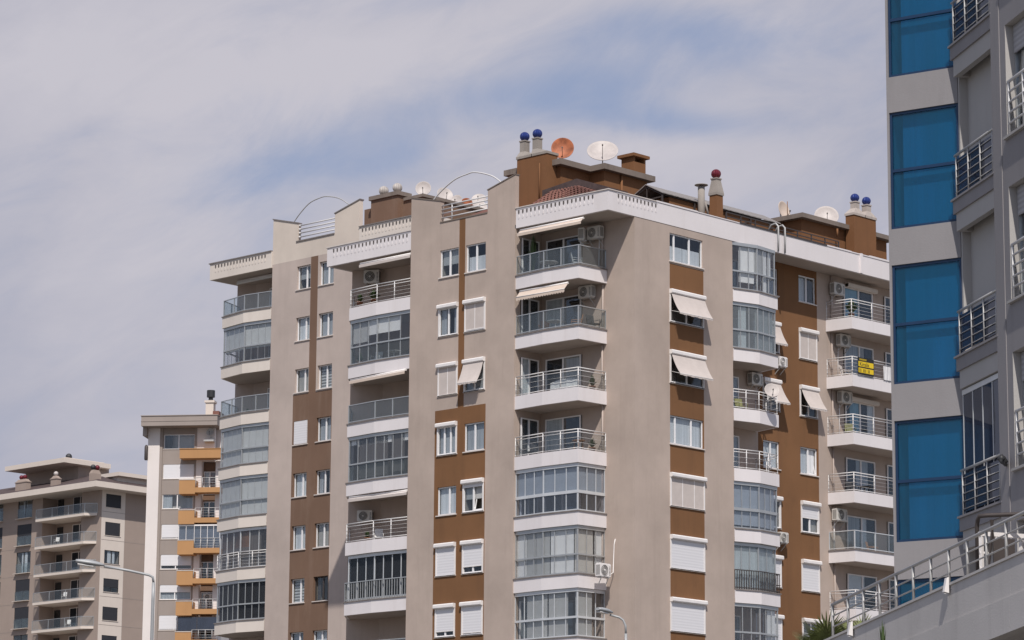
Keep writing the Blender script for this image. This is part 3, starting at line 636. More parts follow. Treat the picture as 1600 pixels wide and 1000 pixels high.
# --- hipped tile roof and brown penthouse with chimneys
b = MB(); ey, ex, ze, my, mx, mz = 104.02, -93.60, 34.98, 106.30, -97.65, 36.46
def tiles(b, p0, p1, q1, q0, n, m, th=.05):
    """rows and columns of curved tiles on a slope: p0-p1 eave, q0-q1 ridge"""
    p0, p1, q0, q1 = map(Vector, (p0, p1, q0, q1)); nr = (p1 - p0).cross(q0 - p0).normalized()
    if nr.z < 0: nr = -nr
    for r in range(m):
        t0, t1 = r / m, (r + 1.08) / m; a0, a1 = p0.lerp(q0, t0), p1.lerp(q1, t0); c0, c1 = p0.lerp(q0, min(1, t1)), p1.lerp(q1, min(1, t1)); k = max(2, int(n * (a1 - a0).length / max(.01, (p1 - p0).length)))
        for i in range(k):
            for h0, h1, x0, x1 in ((0, th, 0, .3), (th, th, .3, .55), (th, 0, .55, .85), (0, 0, .85, 1)):
                u0, u1 = (i + x0) / k, (i + x1) / k; b.face([a0.lerp(a1, u0) + nr * (h0 + .025), a0.lerp(a1, u1) + nr * (h1 + .025), c0.lerp(c1, u1) + nr * h1, c0.lerp(c1, u0) + nr * h0])
tiles(b, (-99.26, ey, ze), (ex, ey, ze), (mx, my, mz), (-99.26, my, mz), 24, 8)
tiles(b, (ex, ey, ze), (ex, 110.4, ze), (mx, 110.4, mz), (mx, my, mz), 26, 10)
b.face([(-112.1, ey, ze), (-106.3, ey, ze), (-106.3, ey + 5, ze + 1.7), (-112.1, ey + 5, ze + 1.7)]); b.face([(-106.31, 104.1, 34.9), (-99.28, 104.1, 34.9), (-99.28, 109.1, 37.2), (-106.31, 109.1, 37.2)])
b.build('tile_roof', ['roof_tile'], FRONT)
b = MB(); b.face([(-112.0, 104.2, 34.46), (-93.6, 104.2, 34.46), (-93.6, 133, 34.46), (-112.0, 130, 34.46)]); b.build('roof_deck', 'old_concrete', FRONT)
ph = [(-103.0, 107.4), (-99.7, 107.4), (-99.7, 109.5), (-98.75, 109.5), (-98.75, 112.65), (-103.0, 112.65)]
b = MB(); b.prism(ph, 34.47, 38.0)
b.build('penthouse', 'roof_brown_render', FRONT)
b = MB(); cp = [(-103.2, 107.06), (-99.38, 107.06), (-99.38, 109.2), (-98.45, 109.2), (-98.45, 112.95), (-103.2, 112.95)]; b.prism(cp, 38.0, 38.28); b.build('penthouse_cap', 'old_concrete', FRONT)
b = MB(); b.prism([(-99.9, my + .02), (mx, my + .02), (mx, 110.0), (-98.6, 110.0), (-98.6, 107.5), (-99.9, 107.4)], 36.2, lambda p: 36.84 if p[0] > -98.5 else 36.62); b.build('roof_curb', 'roof_felt', FRONT)
b = MB(); b.box(Fr((-98.75, 0), (0, 1)), 111.35, 112.2, .005, .03, 35.3, 36.9); b.build('penthouse_door', 'brown_render', FRONT)
b = MB(); b.tube([(-98.68, 110.7, 35.3), (-98.68, 110.7, 38.0)], .06, 8); b.tube([(-100.35, 106.6, 36.2), (-100.35, 106.6, 38.1)], .035, 6); b.build('downpipe', 'roof_brown_render', FRONT)
FCH = Fr((0, 106.7), (1, 0))
def chimney(fr, s0, s1, depth, z0, z1, cowls, ballmat, parent, r=.26, hood=None, body='roof_brown_render', hoodmat='pale_concrete'):
    b = MB(); b.box(fr, s0, s1, -depth, 0, z0, z1); ch = b.build('chimney', body, parent)
    n = len(cowls); w = (s1 - s0) / n
    for i, (x, zc) in enumerate(cowls):
        b = MB(); a, c = s0 + w * i - .04 + (.02 if i else 0), s0 + w * (i + 1) + .04 - (.02 if i < n - 1 else 0); zh = zc - 1.05
        hw = min(.17, depth * .42); m0, m1, md = x - hw, x + hw, depth / 2
        b.box(fr, a, c, -depth - .04, .04, z1 + .002, z1 + .12); zh = z1 + (hood or .42)
        lo = [fr(a, .04, z1 + .12), fr(c, .04, z1 + .12), fr(c, -depth - .04, z1 + .12), fr(a, -depth - .04, z1 + .12)]; hi = [fr(m0, -md + hw, zh), fr(m1, -md + hw, zh), fr(m1, -md - hw, zh), fr(m0, -md - hw, zh)]
        b.hexa(lo + hi); b.box(fr, m0, m1, -md - hw, -md + hw, zh, zc - r * .95 - .06); b.box(fr, m0 - .03, m1 + .03, -md - hw - .03, -md + hw + .03, zc - r * .95 - .06, zc - r * .95, 0)
        b.build('chimney_hood', hoodmat, ch); b = MB(); cowl(b, fr(x, -md, zc), r, 0); b.build('chimney_cowl', ballmat, ch)
    return ch
chimney(FCH, -101.95, -99.95, .75, 35.2, 38.55, ((-101.80, 39.76), (-100.95, 39.76)), 'cowl_blue', FRONT, r=.235)
b = MB(); b.box(Fr((-98.6, 0), (0, 1)), 111.6, 112.5, -.9, -.1, 38.28, 38.85); b.box(Fr((-98.6, 0), (0, 1)), 111.6, 111.72, -.9, -.1, 38.85, 39.1); b.box(Fr((-98.6, 0), (0, 1)), 112.38, 112.5, -.9, -.1, 38.85, 39.1); b.box(Fr((-98.6, 0), (0, 1)), 111.45, 112.65, -1.05, .05, 39.1, 39.25)
b.build('chimney', 'roof_brown_render', FRONT)
FR1 = Fr((-94.0, 0), (0, 1))
chimney(FR1, 112.34, 112.80, .46, 35.0, 36.55, ((112.57, 37.64),), 'cowl_red', FRONT, r=.235, hood=.72, hoodmat='pale_concrete')
# --- sheet-metal canopy on the roof
FK = Fr((-96.0, 0), (0, 1)); b = MB()
for s0, d0, z0, s1, d1, z1 in ((110.5, -.95, 37.16, 110.5, 0.12, 36.60), (110.5, -.95, 37.16, 110.5, -2.0, 36.60)):
    b.hexa([FK(s0, d0, z0), FK(119.6, d0, z0), FK(119.6, d1, z1), FK(s0, d1, z1), FK(s0, d0, z0 + .04), FK(119.6, d0, z0 + .04), FK(119.6, d1, z1 + .04), FK(s0, d1, z1 + .04)])
b.build('roof_canopy', 'sheet_metal', FRONT)
b = MB()
for s in (110.6, 113.0, 115.4, 117.3, 119.4): b.bar(FK(s, .03, 34.5), FK(s, .03, 36.56), .07); b.bar(FK(s, -1.9, 34.5), FK(s, -1.9, 36.45), .07); b.bar(FK(s, 0.02, 36.56), FK(s, -.95, 37.08), .05); b.bar(FK(s, -1.9, 36.58), FK(s, -.95, 37.08), .05)
b.bar(FK(110.6, 0, 36.58), FK(119.5, 0, 36.58), .06); b.bar(FK(110.6, 0, 36.45), FK(110.6, -1.9, 36.4), .06); b.bar(FK(110.6, -.95, 36.4), FK(110.6, -.95, 37.05), .05)
for s in (115.5, 117.4): b.bar(FK(s, 0.02, 35.7), FK(s + 1.7, 0.02, 36.35), .05)
b.build('canopy_frame', 'dark_steel', FRONT)
b = MB(); b.box(FK, 111.2, 119.5, -1.6, -.04, 34.47, 36.54); b.build('roof_room', 'roof_brown_render', FRONT)
b = MB()
for s in (112.9, 114.0, 115.1, 116.2, 117.3, 118.4, 119.5, 120.6, 121.7): b.bar(FE2(s, -.5, 34.5), FE2(s, -.5, 35.75), .05)
for z in (35.35, 35.55, 35.75): b.bar(FE2(112.9, -.5, z), FE2(121.7, -.5, z), .045)
b.build('roof_railing', 'dark_steel', FRONT)
b = MB(); b.tube([FK(113.2, .3, 35.2), FK(113.2, .3, 37.35)], .17, 16); b.lathe(FK(113.2, .3, 37.42), [(.33, 0), (.33, .03), (.05, .1)], 20); b.tube([FK(113.2, .3, 37.3), FK(113.2, .3, 37.45)], .05, 6); b.build('flue_pipe', 'pale_concrete', FRONT)
b = MB(); b.tube([FR1(111.6, .1, 35.3), FR1(111.35, .1, 36.0)], .05, 8); b.tube([FR1(113.1, -.4, 35.5), FR1(113.1, -.4, 36.75)], .06, 8); b.build('vent_pipe', 'pale_concrete', FRONT)
# far penthouse on the right
b = MB(); b.prism([(-95.6, 120.9), (-95.6, 128.0), (-102, 128.0), (-102, 120.9)], 34.47, 37.05); b.build('penthouse', 'roof_brown_render', FRONT)
b = MB(); b.prism([(-95.25, 120.55), (-95.25, 128.3), (-102.3, 128.3), (-102.3, 120.55)], 37.05, 37.28); b.build('penthouse_cap', 'old_concrete', FRONT)
FR2 = Fr((-94.95, 0), (0, 1)); chimney(FR2, 124.40, 126.25, .54, 34.6, 37.78, ((124.85, 38.78), (125.82, 38.78)), 'cowl_blue', FRONT, r=.225, hoodmat='sill_dirty')
b = MB(); b.tube([(-95.22, 123.35, 36.9), (-95.22, 123.35, 36.5)], .05, 8); b.tube([(-96.5, 120.9, 37.3), (-96.5, 120.9, 38.1)], .02, 6); b.build('rain_spout', 'roof_brown_render', FRONT)
# ------------------------------------------------------------------ balconies of the front building
def blinds(n, pool, seed, gap=.12, drop=(1, 1), a=0.0, c=1.0):
    r = random.Random(seed); out = []
    for i in range(n):
        if r.random() < gap: continue
        x0 = a + (c - a) * i / n; x1 = a + (c - a) * (i + 1) / n
        out.append((x0 + .004, x1 - .004, r.uniform(*drop), r.choice(pool)))
    return out
E_P = [(-99.28, 103.86), (-97.4, 103.73), (-95.22, 103.83), (-95.12, 105.67)]; E_B = [(-99.28, 105.67)]
FSide = Fr((-99.28, 0), (0, 1))
Ek = [dict(t='glass'), dict(t='glass'), dict(t='bars'), dict(t='bars'),
      dict(t='enc', pane='pane_smoked', spec=[(0, 1, .56, 'blind_grey')], midw=.14, step=.62, cop='coping_stone', metal='aluminium_pale'),
      dict(t='enc', pane='pane_enclosed', spec=[(0, .12, 1, 'blind_white'), (.125, .235, 1, 'blind_grey'), (.24, .40, 1, 'blind_grey'), (.41, .66, 1, 'blind_white'), (.67, .88, 1, 'blind_cream'), (.90, .99, 1, 'blind_white')], midw=.07, step=.6, metal='aluminium'),
      dict(t='enc', pane='pane_enclosed', spec=[(.13, .375, 1, 'blind_grey'), (.39, .60, 1, 'blind_grey'), (.68, .87, 1, 'blind_grey')], midw=.1, step=.6, metal='aluminium_pale'), dict(t='enc', pane='pane_enclosed', spec=[(0, .9, 1, 'blind_white')])]
E_bal = []
for k, q in enumerate(Ek):
    z = ez(k); bl = balcony(FRONT, E_P, E_B, z, z + .62, coping=None if q['t'] == 'bars' else 'coping_stone'); E_bal.append(bl); zt = z + .62
    if q['t'] == 'glass': rail_glass(E_P, zt + .05, bl)
    elif q['t'] == 'bars': rail_bars(E_P, zt, bl, pane='pane_rail', step=1.35, n=3)
    else: glazing(E_P, zt, z + EP - .004, bl, q['pane'], q.get('metal', 'aluminium'), q.get('step', .62), .93, q.get('midw', .08), q['spec'])
    dz = z + .12
    door(FW, -98.92, -96.68, dz, dz + 2.44, FRONT, spec_for(['dark', 'left', 'right', 'left', 'dark', 'dark', 'grey', 'grey'][k]), mull=(.5,))
    door(FSide, 104.22, 105.40, dz, dz + 2.42, FRONT, spec_for(['dark', 'dark', 'left', 'dark', 'dark', 'dark', 'grey', 'grey'][k]), mull=(.45,))
    b = MB(); b.tube([FW(-95.35 + .03 * (k % 2), .06, z + .2), FW(-95.35 + .03 * (k % 2), .06, z + EP - .02)], .045, 8); b.build('downpipe', 'taupe_pale_render', FRONT)
FEa = Fr((0, 103.9), (1, 0))
awning_roll(FEa, -99.0, -94.95, 34.12, E_bal[0], .22, .22, 0.0)
awning_roll(FEa, -99.0, -95.9, 31.18, E_bal[1], .30, .36, 0.0, scallop=True)
C_P = [(-112.05, 105.35), (-110.75, 103.92), (-108.68, 103.76), (-106.32, 103.86)]; C_B = [(-106.32, 106.2), (-110.65, 106.2)]
C_F = C_P[1:]
Ck = [dict(t='bars'), dict(t='enc', pane='pane_enclosed', spec=[(.16, .48, .5, 'blind_grey'), (.50, .86, .36, 'blind_white')], rail='glass', step=.68, low='pane_balcony'),
      dict(t='glass'), dict(t='enc', pane='pane_enclosed', spec=[(.0, .10, 1, 'blind_white'), (.25, .36, .12, 'blind_white'), (.38, .78, .17, 'blind_white'), (.9, 1, .18, 'blind_white'), (.78, .92, .9, 'curtain_dark'), (.40, .74, .95, 'curtain_dark')], step=.6, low='pane_balcony'),
      dict(t='bars'), dict(t='enc', pane='pane_dark', spec=[(0, 1, 1, 'blind_black')], step=.6, rail='vert'), dict(t='glass'), dict(t='glass')]
C_bal = []
for k, q in enumerate(Ck):
    z = cz(k); bl = balcony(FRONT, C_P, C_B, z, z + .62, coping='coping_stone' if q['t'] != 'bars' else None); C_bal.append(bl); zt = z + .62
    if q['t'] == 'glass': rail_glass(C_P, zt + .05, bl, step=1.45)
    elif q['t'] == 'bars': rail_bars(C_P, zt, bl, step=1.4, n=4, pane=None)
    else:
        if q.get('rail') == 'vert': rail_vertical(C_P, zt + .05, bl); glazing(C_P, zt, z + CP - .004, bl, q['pane'], 'aluminium_pale', q['step'], 0, .08, q['spec'], inset=.2)
        else: glazing(C_P, zt, z + CP - .004, bl, q['pane'], 'aluminium', q['step'], .93, .07, q['spec'], low=q.get('low'))
    door(FCb, -108.6, -106.7, z + .15, z + 2.6, FRONT, spec_for(['dark', 'grey', 'grey', 'dark', 'dark', 'dark', 'white', 'grey'][k]), mull=(.5,))
FCa = Fr((0, 103.95), (1, 0))
awning_roll(FCa, -110.0, -106.4, 34.10, C_bal[0], .10, .12, 0.0, mat='awning_pale')
awning_roll(Fr((-110.6, 104.0), (2.0, -.14)), 0.0, 4.2, cz(1) - .04, C_bal[2], .12, .12, 0.0)
awning_roll(FCa, -110.5, -106.4, cz(3) - .05, C_bal[4], .12, .14, 0.0, mat='awning_pale')
G_P = [(-93.36, 112.76), (-92.98, 114.25), (-93.13, 115.85), (-94.83, 116.25)]; G_B = [(-94.83, 112.76)]
Gk = [dict(t='enc', pane='pane_enclosed', spec=[(.11, .31, .85, 'blind_white'), (.31, .46, .6, 'blind_grey'), (.46, .54, 1, 'blind_white'), (.56, .62, .6, 'blind_white')], mid=.93, step=.55), dict(t='enc', pane='pane_frosted', spec=[(.10, .20, 1, 'blind_white'), (.32, .80, 1, 'blind_grey')], mid=.95, step=.5),
      dict(t='bars'), dict(t='bars'), dict(t='enc', pane='pane_smoked', spec=[(0, 1, .95, 'blind_grey')], mid=.97, midw=.14, step=.5), dict(t='enc', pane='pane_frosted', spec=[(0, .78, 1, 'curtain_white')], mid=0, step=.6, rail='vert'),
      dict(t='enc', pane='pane_enclosed', spec=[(.5, .75, 1, 'blind_white')], mid=.93, step=.55), dict(t='bars')]
for k, q in enumerate(Gk):
    z = ez(k) + .02 - .02 * k * .5 * 0; z = 31.28 - 2.89 * k; bl = balcony(FRONT, G_P, G_B, z, z + .60, coping='coping_stone' if q['t'] == 'enc' else None); zt = z + .60
    if q['t'] == 'bars': rail_bars(G_P, zt, bl, step=.9, n=3)
    else:
        if q.get('rail'): rail_vertical(G_P, zt + .05, bl, metal='dark_steel', step=.14)
        glazing(G_P, zt, z + 2.886 if k else 34.22, bl, q['pane'], 'aluminium', q['step'], q['mid'], q.get('midw', .08), q['spec'], inset=.13 if not q.get('rail') else .2)
    door(FG, 113.2, 114.8, z + .15, z + 2.5, FRONT, spec_for('grey'), mull=(.5,))
HPI = 2.92
H_P = [(-94.83, 121.80), (-93.30, 121.95), (-93.16, 125.15), (-93.55, 127.6), (-94.83, 128.2)]; H_B = []
for k in range(8):
    z = 31.28 - HPI * k; bl = balcony(FRONT, H_P, H_B, z, z + .58, coping='coping_stone' if k == 4 else None); zt = z + .58
    (rail_glass(H_P, zt + .05, bl, step=1.3, metal='aluminium_pale') if k == 4 else rail_bars(H_P, zt, bl, step=1.75, n=4))
    sp = [[(0, .5, 1, 'curtain_blue')], [(0, .48, 1, 'curtain_grey'), (.5, .7, 1, 'curtain_cream')], [(.15, .55, 1, 'curtain_blue'), (.8, 1, 1, 'curtain_white')], [(.35, .78, 1, 'curtain_grey')], [(0, .45, 1, 'curtain_grey'), (.5, .7, 1, 'curtain_white')], [(0, .6, 1, 'blind_white')], [], []][k]
    dr = door(FG, 123.22, 125.58, z + .15, z + 2.53, FRONT, sp, mull=(.5,)); door(FG, 126.62, 127.9, z + .15, z + 2.53, FRONT, [], mull=(.5,))
    if k in (0, 2):
        b = MB(); b.box(FG, 123.3, 125.75, .09, .30, z + 2.50, z + 2.72); b.box(FG, 123.3, 125.75, .11, .32, z + 2.54, z + 2.68); b.build('shutter_box', 'cream_band', FRONT)
    b = MB(); b.tube([FG(122.2, .06, z), FG(122.2, .06, z + HPI)], .04, 8); b.build('downpipe', 'taupe_pale_render', FRONT)

# ================================================================== things on the front building
ac_unit(FW, -96.02, 33.42, 'cream air conditioner, right-hand of two under the roof of the top corner balcony', pipe=[(-95.5, .1, 33.4), (-95.55, .08, 32.2), (-95.5, .08, 31.6)])
ac_unit(Fr((-96.2, 105.67), (0.6, -1)), 0.0, 33.35, 'shaded air conditioner turned sideways beside the other unit on the top corner balcony', d0=.1)
ac_unit(FW, -96.55, 30.66, 'cream air conditioner high on the shaded wall of the corner balcony with the scalloped awning')
ac_unit(Fr((-94.62, 0), (0, 1)), 104.42, 17.42, 'white air conditioner outside the pale glazed corner balcony, thin pipe up the wall', d0=-.05, mat='box_white', w=.72, h=.62, pipe=[(105.1, .1, 17.5), (105.55, .02, 17.7), (105.62, .02, 19.0), (105.66, .05, 19.25)])
ac_unit(FCd, .72, 33.48, 'cream air conditioner on the splayed wall under the roof above the plants', w=.80, h=.68)
ac_unit(FCd, .58, cz(4) + 1.88, 'pale air conditioner above a shelf on the splayed wall of the balcony with white bars', w=.78, h=.56)
ac_unit(FG, 115.42, 27.72, 'shaded air conditioner behind the round dish on the narrow balcony with white bars')
for k, (s0, zz, lb, fr_) in enumerate(((122.0, 33.2, 'large cream air conditioner beside the roller box, topmost in the right-hand column', .5), (122.45, 30.62, 'yellow-stained air conditioner on the wall above the balcony with the yellow banner', .5), (122.5, 27.72, 'cream air conditioner beside the rounded roller box, directly under the balcony with the yellow banner', .5), (121.95, 21.72, 'beige air conditioner seen from its side above the glass-railed balcony on the right', .5))):
    ac_unit(FG, s0, zz, lb, w=.86, h=.62, fan=.42, pipe=[(s0 + .2, .1, zz), (s0 + .22, .06, zz - .8), (s0 + .2, .06, zz - 1.8)])
ac_unit(FG, 117.55, 28.9, 'small white air conditioner tucked under a tilted blind beside the frosted glazed balcony', w=.62, h=.5, mat='box_white')
ac_unit(FG, 117.5, 20.2, 'small grey air conditioner under a half-hidden window beside the smoked glazed balcony', w=.62, h=.52)
dish((-99.85, 107.7, 38.95), .54, (.60, -.72, .18), 'orange rusty satellite dish facing out from the penthouse roof beside the blue cowls', 'orange_rust', pole=.65)
dish((-99.4, 110.1, 39.15), .75, (.50, -.56, .58), 'wide pale dish tipped skyward on the penthouse roof with an upright feed rod', 'dish_white', pole=.85, depth=.26)
dish((-97.0, 124.75, 38.05), .62, (.62, -.66, .42), 'pale round dish with a faint grey mark on the far penthouse beside twin blue cowls', 'dish_white', pole=.75)
dish((-97.3, 121.6, 37.85), .50, (.98, .1, .2), 'faded orange dish seen edge-on at the end of the metal canopy', 'awning_cloth', pole=.55)
dish((-92.55, 114.62, 27.08), .36, (.75, -.55, .36), 'small white dish clamped to the white railing of the narrow right-hand balcony', 'dish_white', pole=.55, group='satellite dishes on balconies')
def plant(name, label, c, r, h, n, seed, mats='leaf', group=None, pot=True, cat='plant', droop=.5, wid=.05):
    rr = random.Random(seed); t = thing(name, label, cat, c, group); b = MB(); c = Vector(c)
    for i in range(n):
        a = rr.uniform(0, 6.283); e = rr.uniform(.15, 1.0); l = r * rr.uniform(.6, 1.1); pts = []
        for k in range(5):
            u = k / 4; pts.append(c + Vector((math.cos(a) * l * e * u, math.sin(a) * l * e * u, h * u * (1.15 - e * .3) - droop * h * e * u * u)))
        sd = Vector((-math.sin(a), math.cos(a), 0)) * wid * rr.uniform(.6, 1.2)
        for k in range(4):
            w0 = sd * (math.sin(math.pi * (k / 4 * .85 + .12))); w1 = sd * (math.sin(math.pi * min(1, ((k + 1) / 4 * .85 + .12)))); b.face([pts[k] - w0, pts[k] + w0, pts[k + 1] + w1, pts[k + 1] - w1])
    b.build('leaves', mats, t)
    if pot: b = MB(); b.lathe(c + Vector((0, 0, -.3)), [(.10, 0), (.15, .3), (.16, .3), (.16, .34), (.13, .34)], 14); b.build('pot', 'pot_clay', t)
    return t
plant('potted_plant', 'dark bushy plant behind the white bars of the top left balcony', (-109.6, 104.5, 32.25), .45, .55, 90, 3)
plant('potted_plant', 'trailing plant at the corner of the top left balcony', (-110.35, 104.25, 32.2), .35, .45, 60, 4)
plant('potted_plant', 'tall leafy plant at the shaded left end of the top corner balcony', (-98.75, 104.5, 32.15), .42, 1.75, 130, 5)
plant('potted_plant', 'green plant behind the white bars of the top right-hand balcony', (-93.75, 122.5, 32.1), .5, .75, 120, 6, droop=.3)
def table(label, c, r, z, mat='steel_white', cat='table', name='balcony_table', group='balcony furniture'):
    t = thing(name, label, cat, (c[0], c[1], z), group); b = MB(); b.lathe((c[0], c[1], z + .70), [(r, 0), (r + .02, .015), (r, .03), (.01, .03)], 20); b.build('tabletop', mat, t)
    for a in range(4):
        x, y = math.cos(a * 1.571 + .785), math.sin(a * 1.571 + .785); b = MB(); b.tube([(c[0] + x * r * .75, c[1] + y * r * .75, z), (c[0] + x * r * .6, c[1] + y * r * .6, z + .70)], .022, 6); b.build('leg', mat, t)
def chair(label, c, z, ang, mat, group='balcony furniture'):
    t = thing('balcony_chair', label, 'chair', (c[0], c[1], z), group); fr = Fr((c[0], c[1]), (math.cos(ang), math.sin(ang)))
    b = MB(); b.box(fr, -.22, .22, -.22, .22, z + .42, z + .46); b.build('seat', mat, t)
    b = MB(); b.hexa([fr(-.21, -.22, z + .46), fr(.21, -.22, z + .46), fr(.21, -.25, z + .46), fr(-.21, -.25, z + .46), fr(-.2, -.32, z + .92), fr(.2, -.32, z + .92), fr(.2, -.35, z + .92), fr(-.2, -.35, z + .92)]); b.build('backrest', mat, t)
    for x, y in ((-.2, -.2), (.2, -.2), (-.2, .2), (.2, .2)): b = MB(); b.tube([fr(x * 1.08, y * 1.1, z), fr(x, y, z + .43)], .018, 6); b.build('leg', mat, t)
    b = MB()
    for x in (-.23, .23): b.tube([fr(x, .2, z + .44), fr(x, .2, z + .64), fr(x, -.27, z + .66)], .016, 6)
    b.build('armrest', mat, t)
zE1 = ez(1) + .42
table('white balcony table behind the clear glass railing under the scalloped awning', (-97.2, 104.4), .42, zE1)
chair('terracotta chair at the left of the table under the scalloped awning', (-98.0, 104.5), zE1, .6, 'wood'); chair('terracotta chair at the right of the table under the scalloped awning', (-96.1, 104.6), zE1, -.8, 'wood')
zE0 = ez(0) + .42
table('white table crowded with things on the top corner balcony', (-97.6, 104.35), .45, zE0); 
chair('white chair on the top corner balcony near the railing corner', (-95.8, 104.4), zE0, 2.4, 'steel_white')
zC1 = cz(1) + .42
chair('white chair left of the table inside the clear glazed left balcony', (-109.4, 104.55), zC1, .4, 'steel_white'); chair('dark chair at the right inside the clear glazed left balcony', (-107.0, 104.6), zC1, -.6, 'black_iron'); table('white table inside the clear glazed left balcony', (-108.1, 104.5), .38, zC1)
chair('wicker chair on the narrow balcony with white bars and a dish', (-93.6, 113.6), 31.28 - 2.89 * 2 + .3, 1.2, 'leaf_pale')
zH = lambda k: 31.28 - HPI * k + .3
chair('pale chair on the balcony with the yellow banner, behind its left corner', (-94.1, 122.5), zH(1), 1.9, 'sill_stone')
chair('dark chair behind the white bars of the fourth right-hand balcony', (-94.0, 122.7), zH(3), 1.2, 'black_iron'); table('small dark table behind the white bars of the fourth right-hand balcony', (-94.0, 123.7), .3, zH(3), 'black_iron')
chair('brown chair behind the clear glass of the fifth right-hand balcony', (-93.9, 124.2), zH(4), 2.0, 'wood')
chair('tan chair in the shaded third right-hand balcony', (-94.0, 122.6), zH(2), .9, 'leaf_pale')
chair('dark chair at the left end of the second white-barred corner balcony', (-98.7, 104.4), ez(3) + .42, .3, 'black_iron'); table('round dark table near the wall of the second white-barred corner balcony', (-95.9, 104.6), .3, ez(3) + .42, 'wood')
plant('potted_plant', 'potted plant by the right-hand post of the second white-barred corner balcony', (-95.5, 105.1, ez(3) + .8), .3, .5, 50, 21)
plant('potted_plant', 'potted plant by the right-hand post of the upper white-barred corner balcony', (-95.5, 105.1, ez(2) + .8), .3, .55, 50, 22)
chair('dark folded chair at the right end of the glass railing under the scalloped awning', (-95.45, 105.1), ez(1) + .45, 1.3, 'black_iron')
plant('potted_plant', 'small plant beside the shelf on the left balcony with white bars and an air conditioner', (-109.9, 104.6, cz(4) + .85), .25, .4, 40, 23)
chair('pale chair on the left balcony with white bars and an air conditioner', (-109.2, 104.7), cz(4) + .4, .8, 'steel_white')
plant('potted_plant', 'plant at the left end of the upper clear glazed balcony', (-110.3, 104.3, cz(1) + .8), .25, .5, 40, 24)
# laundry sheet hung over a rail, banner, cloth
def cloth(name, label, cat, pts, zt, zb, mat, off=.03, seed=1, sag=0.0):
    rr = random.Random(seed); b = MB(); A = offset(pts, off); B = offset(pts, off + .014); n = 12; rows = 5
    def P(Q, i, j):
        t = i / n; w = .35 * math.sin(i * 1.9 + j * .4); dx, dy = B[0][0] - A[0][0], B[0][1] - A[0][1]
        return (Q[0][0] + (Q[-1][0] - Q[0][0]) * t + dx * w * 3, Q[0][1] + (Q[-1][1] - Q[0][1]) * t + dy * w * 3, zt + (zb - zt) * j / (rows - 1) + sag * math.sin(math.pi * t) * (1 - j / (rows - 1)))
    for i in range(n):
        for j in range(rows - 1): b.hexa([P(A, i, j + 1), P(A, i + 1, j + 1), P(B, i + 1, j + 1), P(B, i, j + 1), P(A, i, j), P(A, i + 1, j), P(B, i + 1, j), P(B, i, j)])
    return tag(b.build(name, mat), label, cat)
cloth('laundry_sheet', 'white sheet draped inside the white railing of the third corner balcony down', 'laundry', [(-97.2, 103.9), (-95.5, 103.98)], ez(2) + .62 + .42, ez(2) + .5, 'linen', -.2, 2, .12)
cloth('laundry_towel', 'white and blue towel hung over the railing right of the yellow banner', 'laundry', [(-93.2, 124.3), (-93.16, 125.1)], 31.28 - HPI + .58 + .72, 31.28 - HPI + .58 + .02, 'linen', .04, 5)
bn = thing('banner', 'yellow and black lettered banner tied to the right-hand white railing', 'banner', (-93.2, 122.9, 29.1)); FB = Fr((-93.26, 122.3), (.14, 3.2)); b = MB()
zb_ = 31.28 - HPI + .58 + .06; b.box(FB, -.02, 1.22, .03, .05, zb_, zb_ + .86); b.build('backing', 'banner_black', bn)
b = MB(); b.box(FB, .02, 1.18, .051, .056, zb_ + .40, zb_ + .66); b.box(FB, .02, 1.18, .051, .056, zb_ + .09, zb_ + .33); b.build('colour_field', 'banner_yellow', bn)
def lettering(name, body, fr, s, d, z, size, mat, parent, sx=1.0):
    cu = bpy.data.curves.new(name, 'FONT'); cu.body = body; cu.size = size; cu.extrude = .002; ob = bpy.data.objects.new('tmp', cu); SC.collection.objects.link(ob)
    dg = bpy.context.evaluated_depsgraph_get(); me = bpy.data.meshes.new_from_object(ob.evaluated_get(dg)); bpy.data.objects.remove(ob)
    for v in me.vertices: v.co = Vector(fr(s + v.co.x * sx, d + v.co.z, z + v.co.y))
    me.materials.clear(); me.materials.append(MATS[mat]); o = bpy.data.objects.new(name, me); SC.collection.objects.link(o)
    o.parent = parent; o.matrix_parent_inverse = Matrix.Translation(-ORIGIN.get(parent.name, Vector((0, 0, 0)))); return o
lettering('banner_text', 'IIIIIIIII', FB, .08, .06, zb_ + .71, .13, 'banner_yellow', bn, 1.9)
lettering('banner_text', 'Kiralık', FB, .09, .061, zb_ + .43, .29, 'banner_black', bn, 1.0)
lettering('banner_text', 'II III II', FB, .06, .061, zb_ + .12, .24, 'banner_black', bn, 1.5)

# ================================================================== rear twin building
REAR = thing('apartment_building', 'pale cream and brown block with dark roof edging, just left of the large block', 'building', (-123, 122, 0))
RP = 2.88; vB = 113.0; FBk = Fr((0, vB), (1, 0)); rz0, rz1 = 36.15, 37.46
Lr, Rr = (-124.68, -123.58), (-122.86, -121.72)
b = MB(); holes = [w + (rz0 - RP * k, rz1 - RP * k) for k in range(9) for w in (Lr, Rr)]
wall(b, FBk, -126.72, -119.75, 0, 37.86, holes, [(-123.56, -122.98, 30.28, 37.9, 1), (-124.80, -121.67, 0, 30.28, 1)], room=2, reveal=.2)
wall(b, FBk, -126.72, -119.75, 37.86, 38.86, (), (), base=3)
b.box(FBk, -126.72, -119.75, -.25, -.002, 38.0, 38.86, 3); FB2 = Fr((0, vB + .25), (1, 0))
for s0, s1, za, zb in ((-126.72, -124.70, 40.43, 39.91), (-121.70, -119.75, 39.99, 40.48)):
    b.hexa([FBk(s0, 0, 38.86), FBk(s1, 0, 38.86), FB2(s1, 0, 38.86), FB2(s0, 0, 38.86), FBk(s0, 0, za), FBk(s1, 0, zb), FB2(s1, 0, zb), FB2(s0, 0, za)], 3)
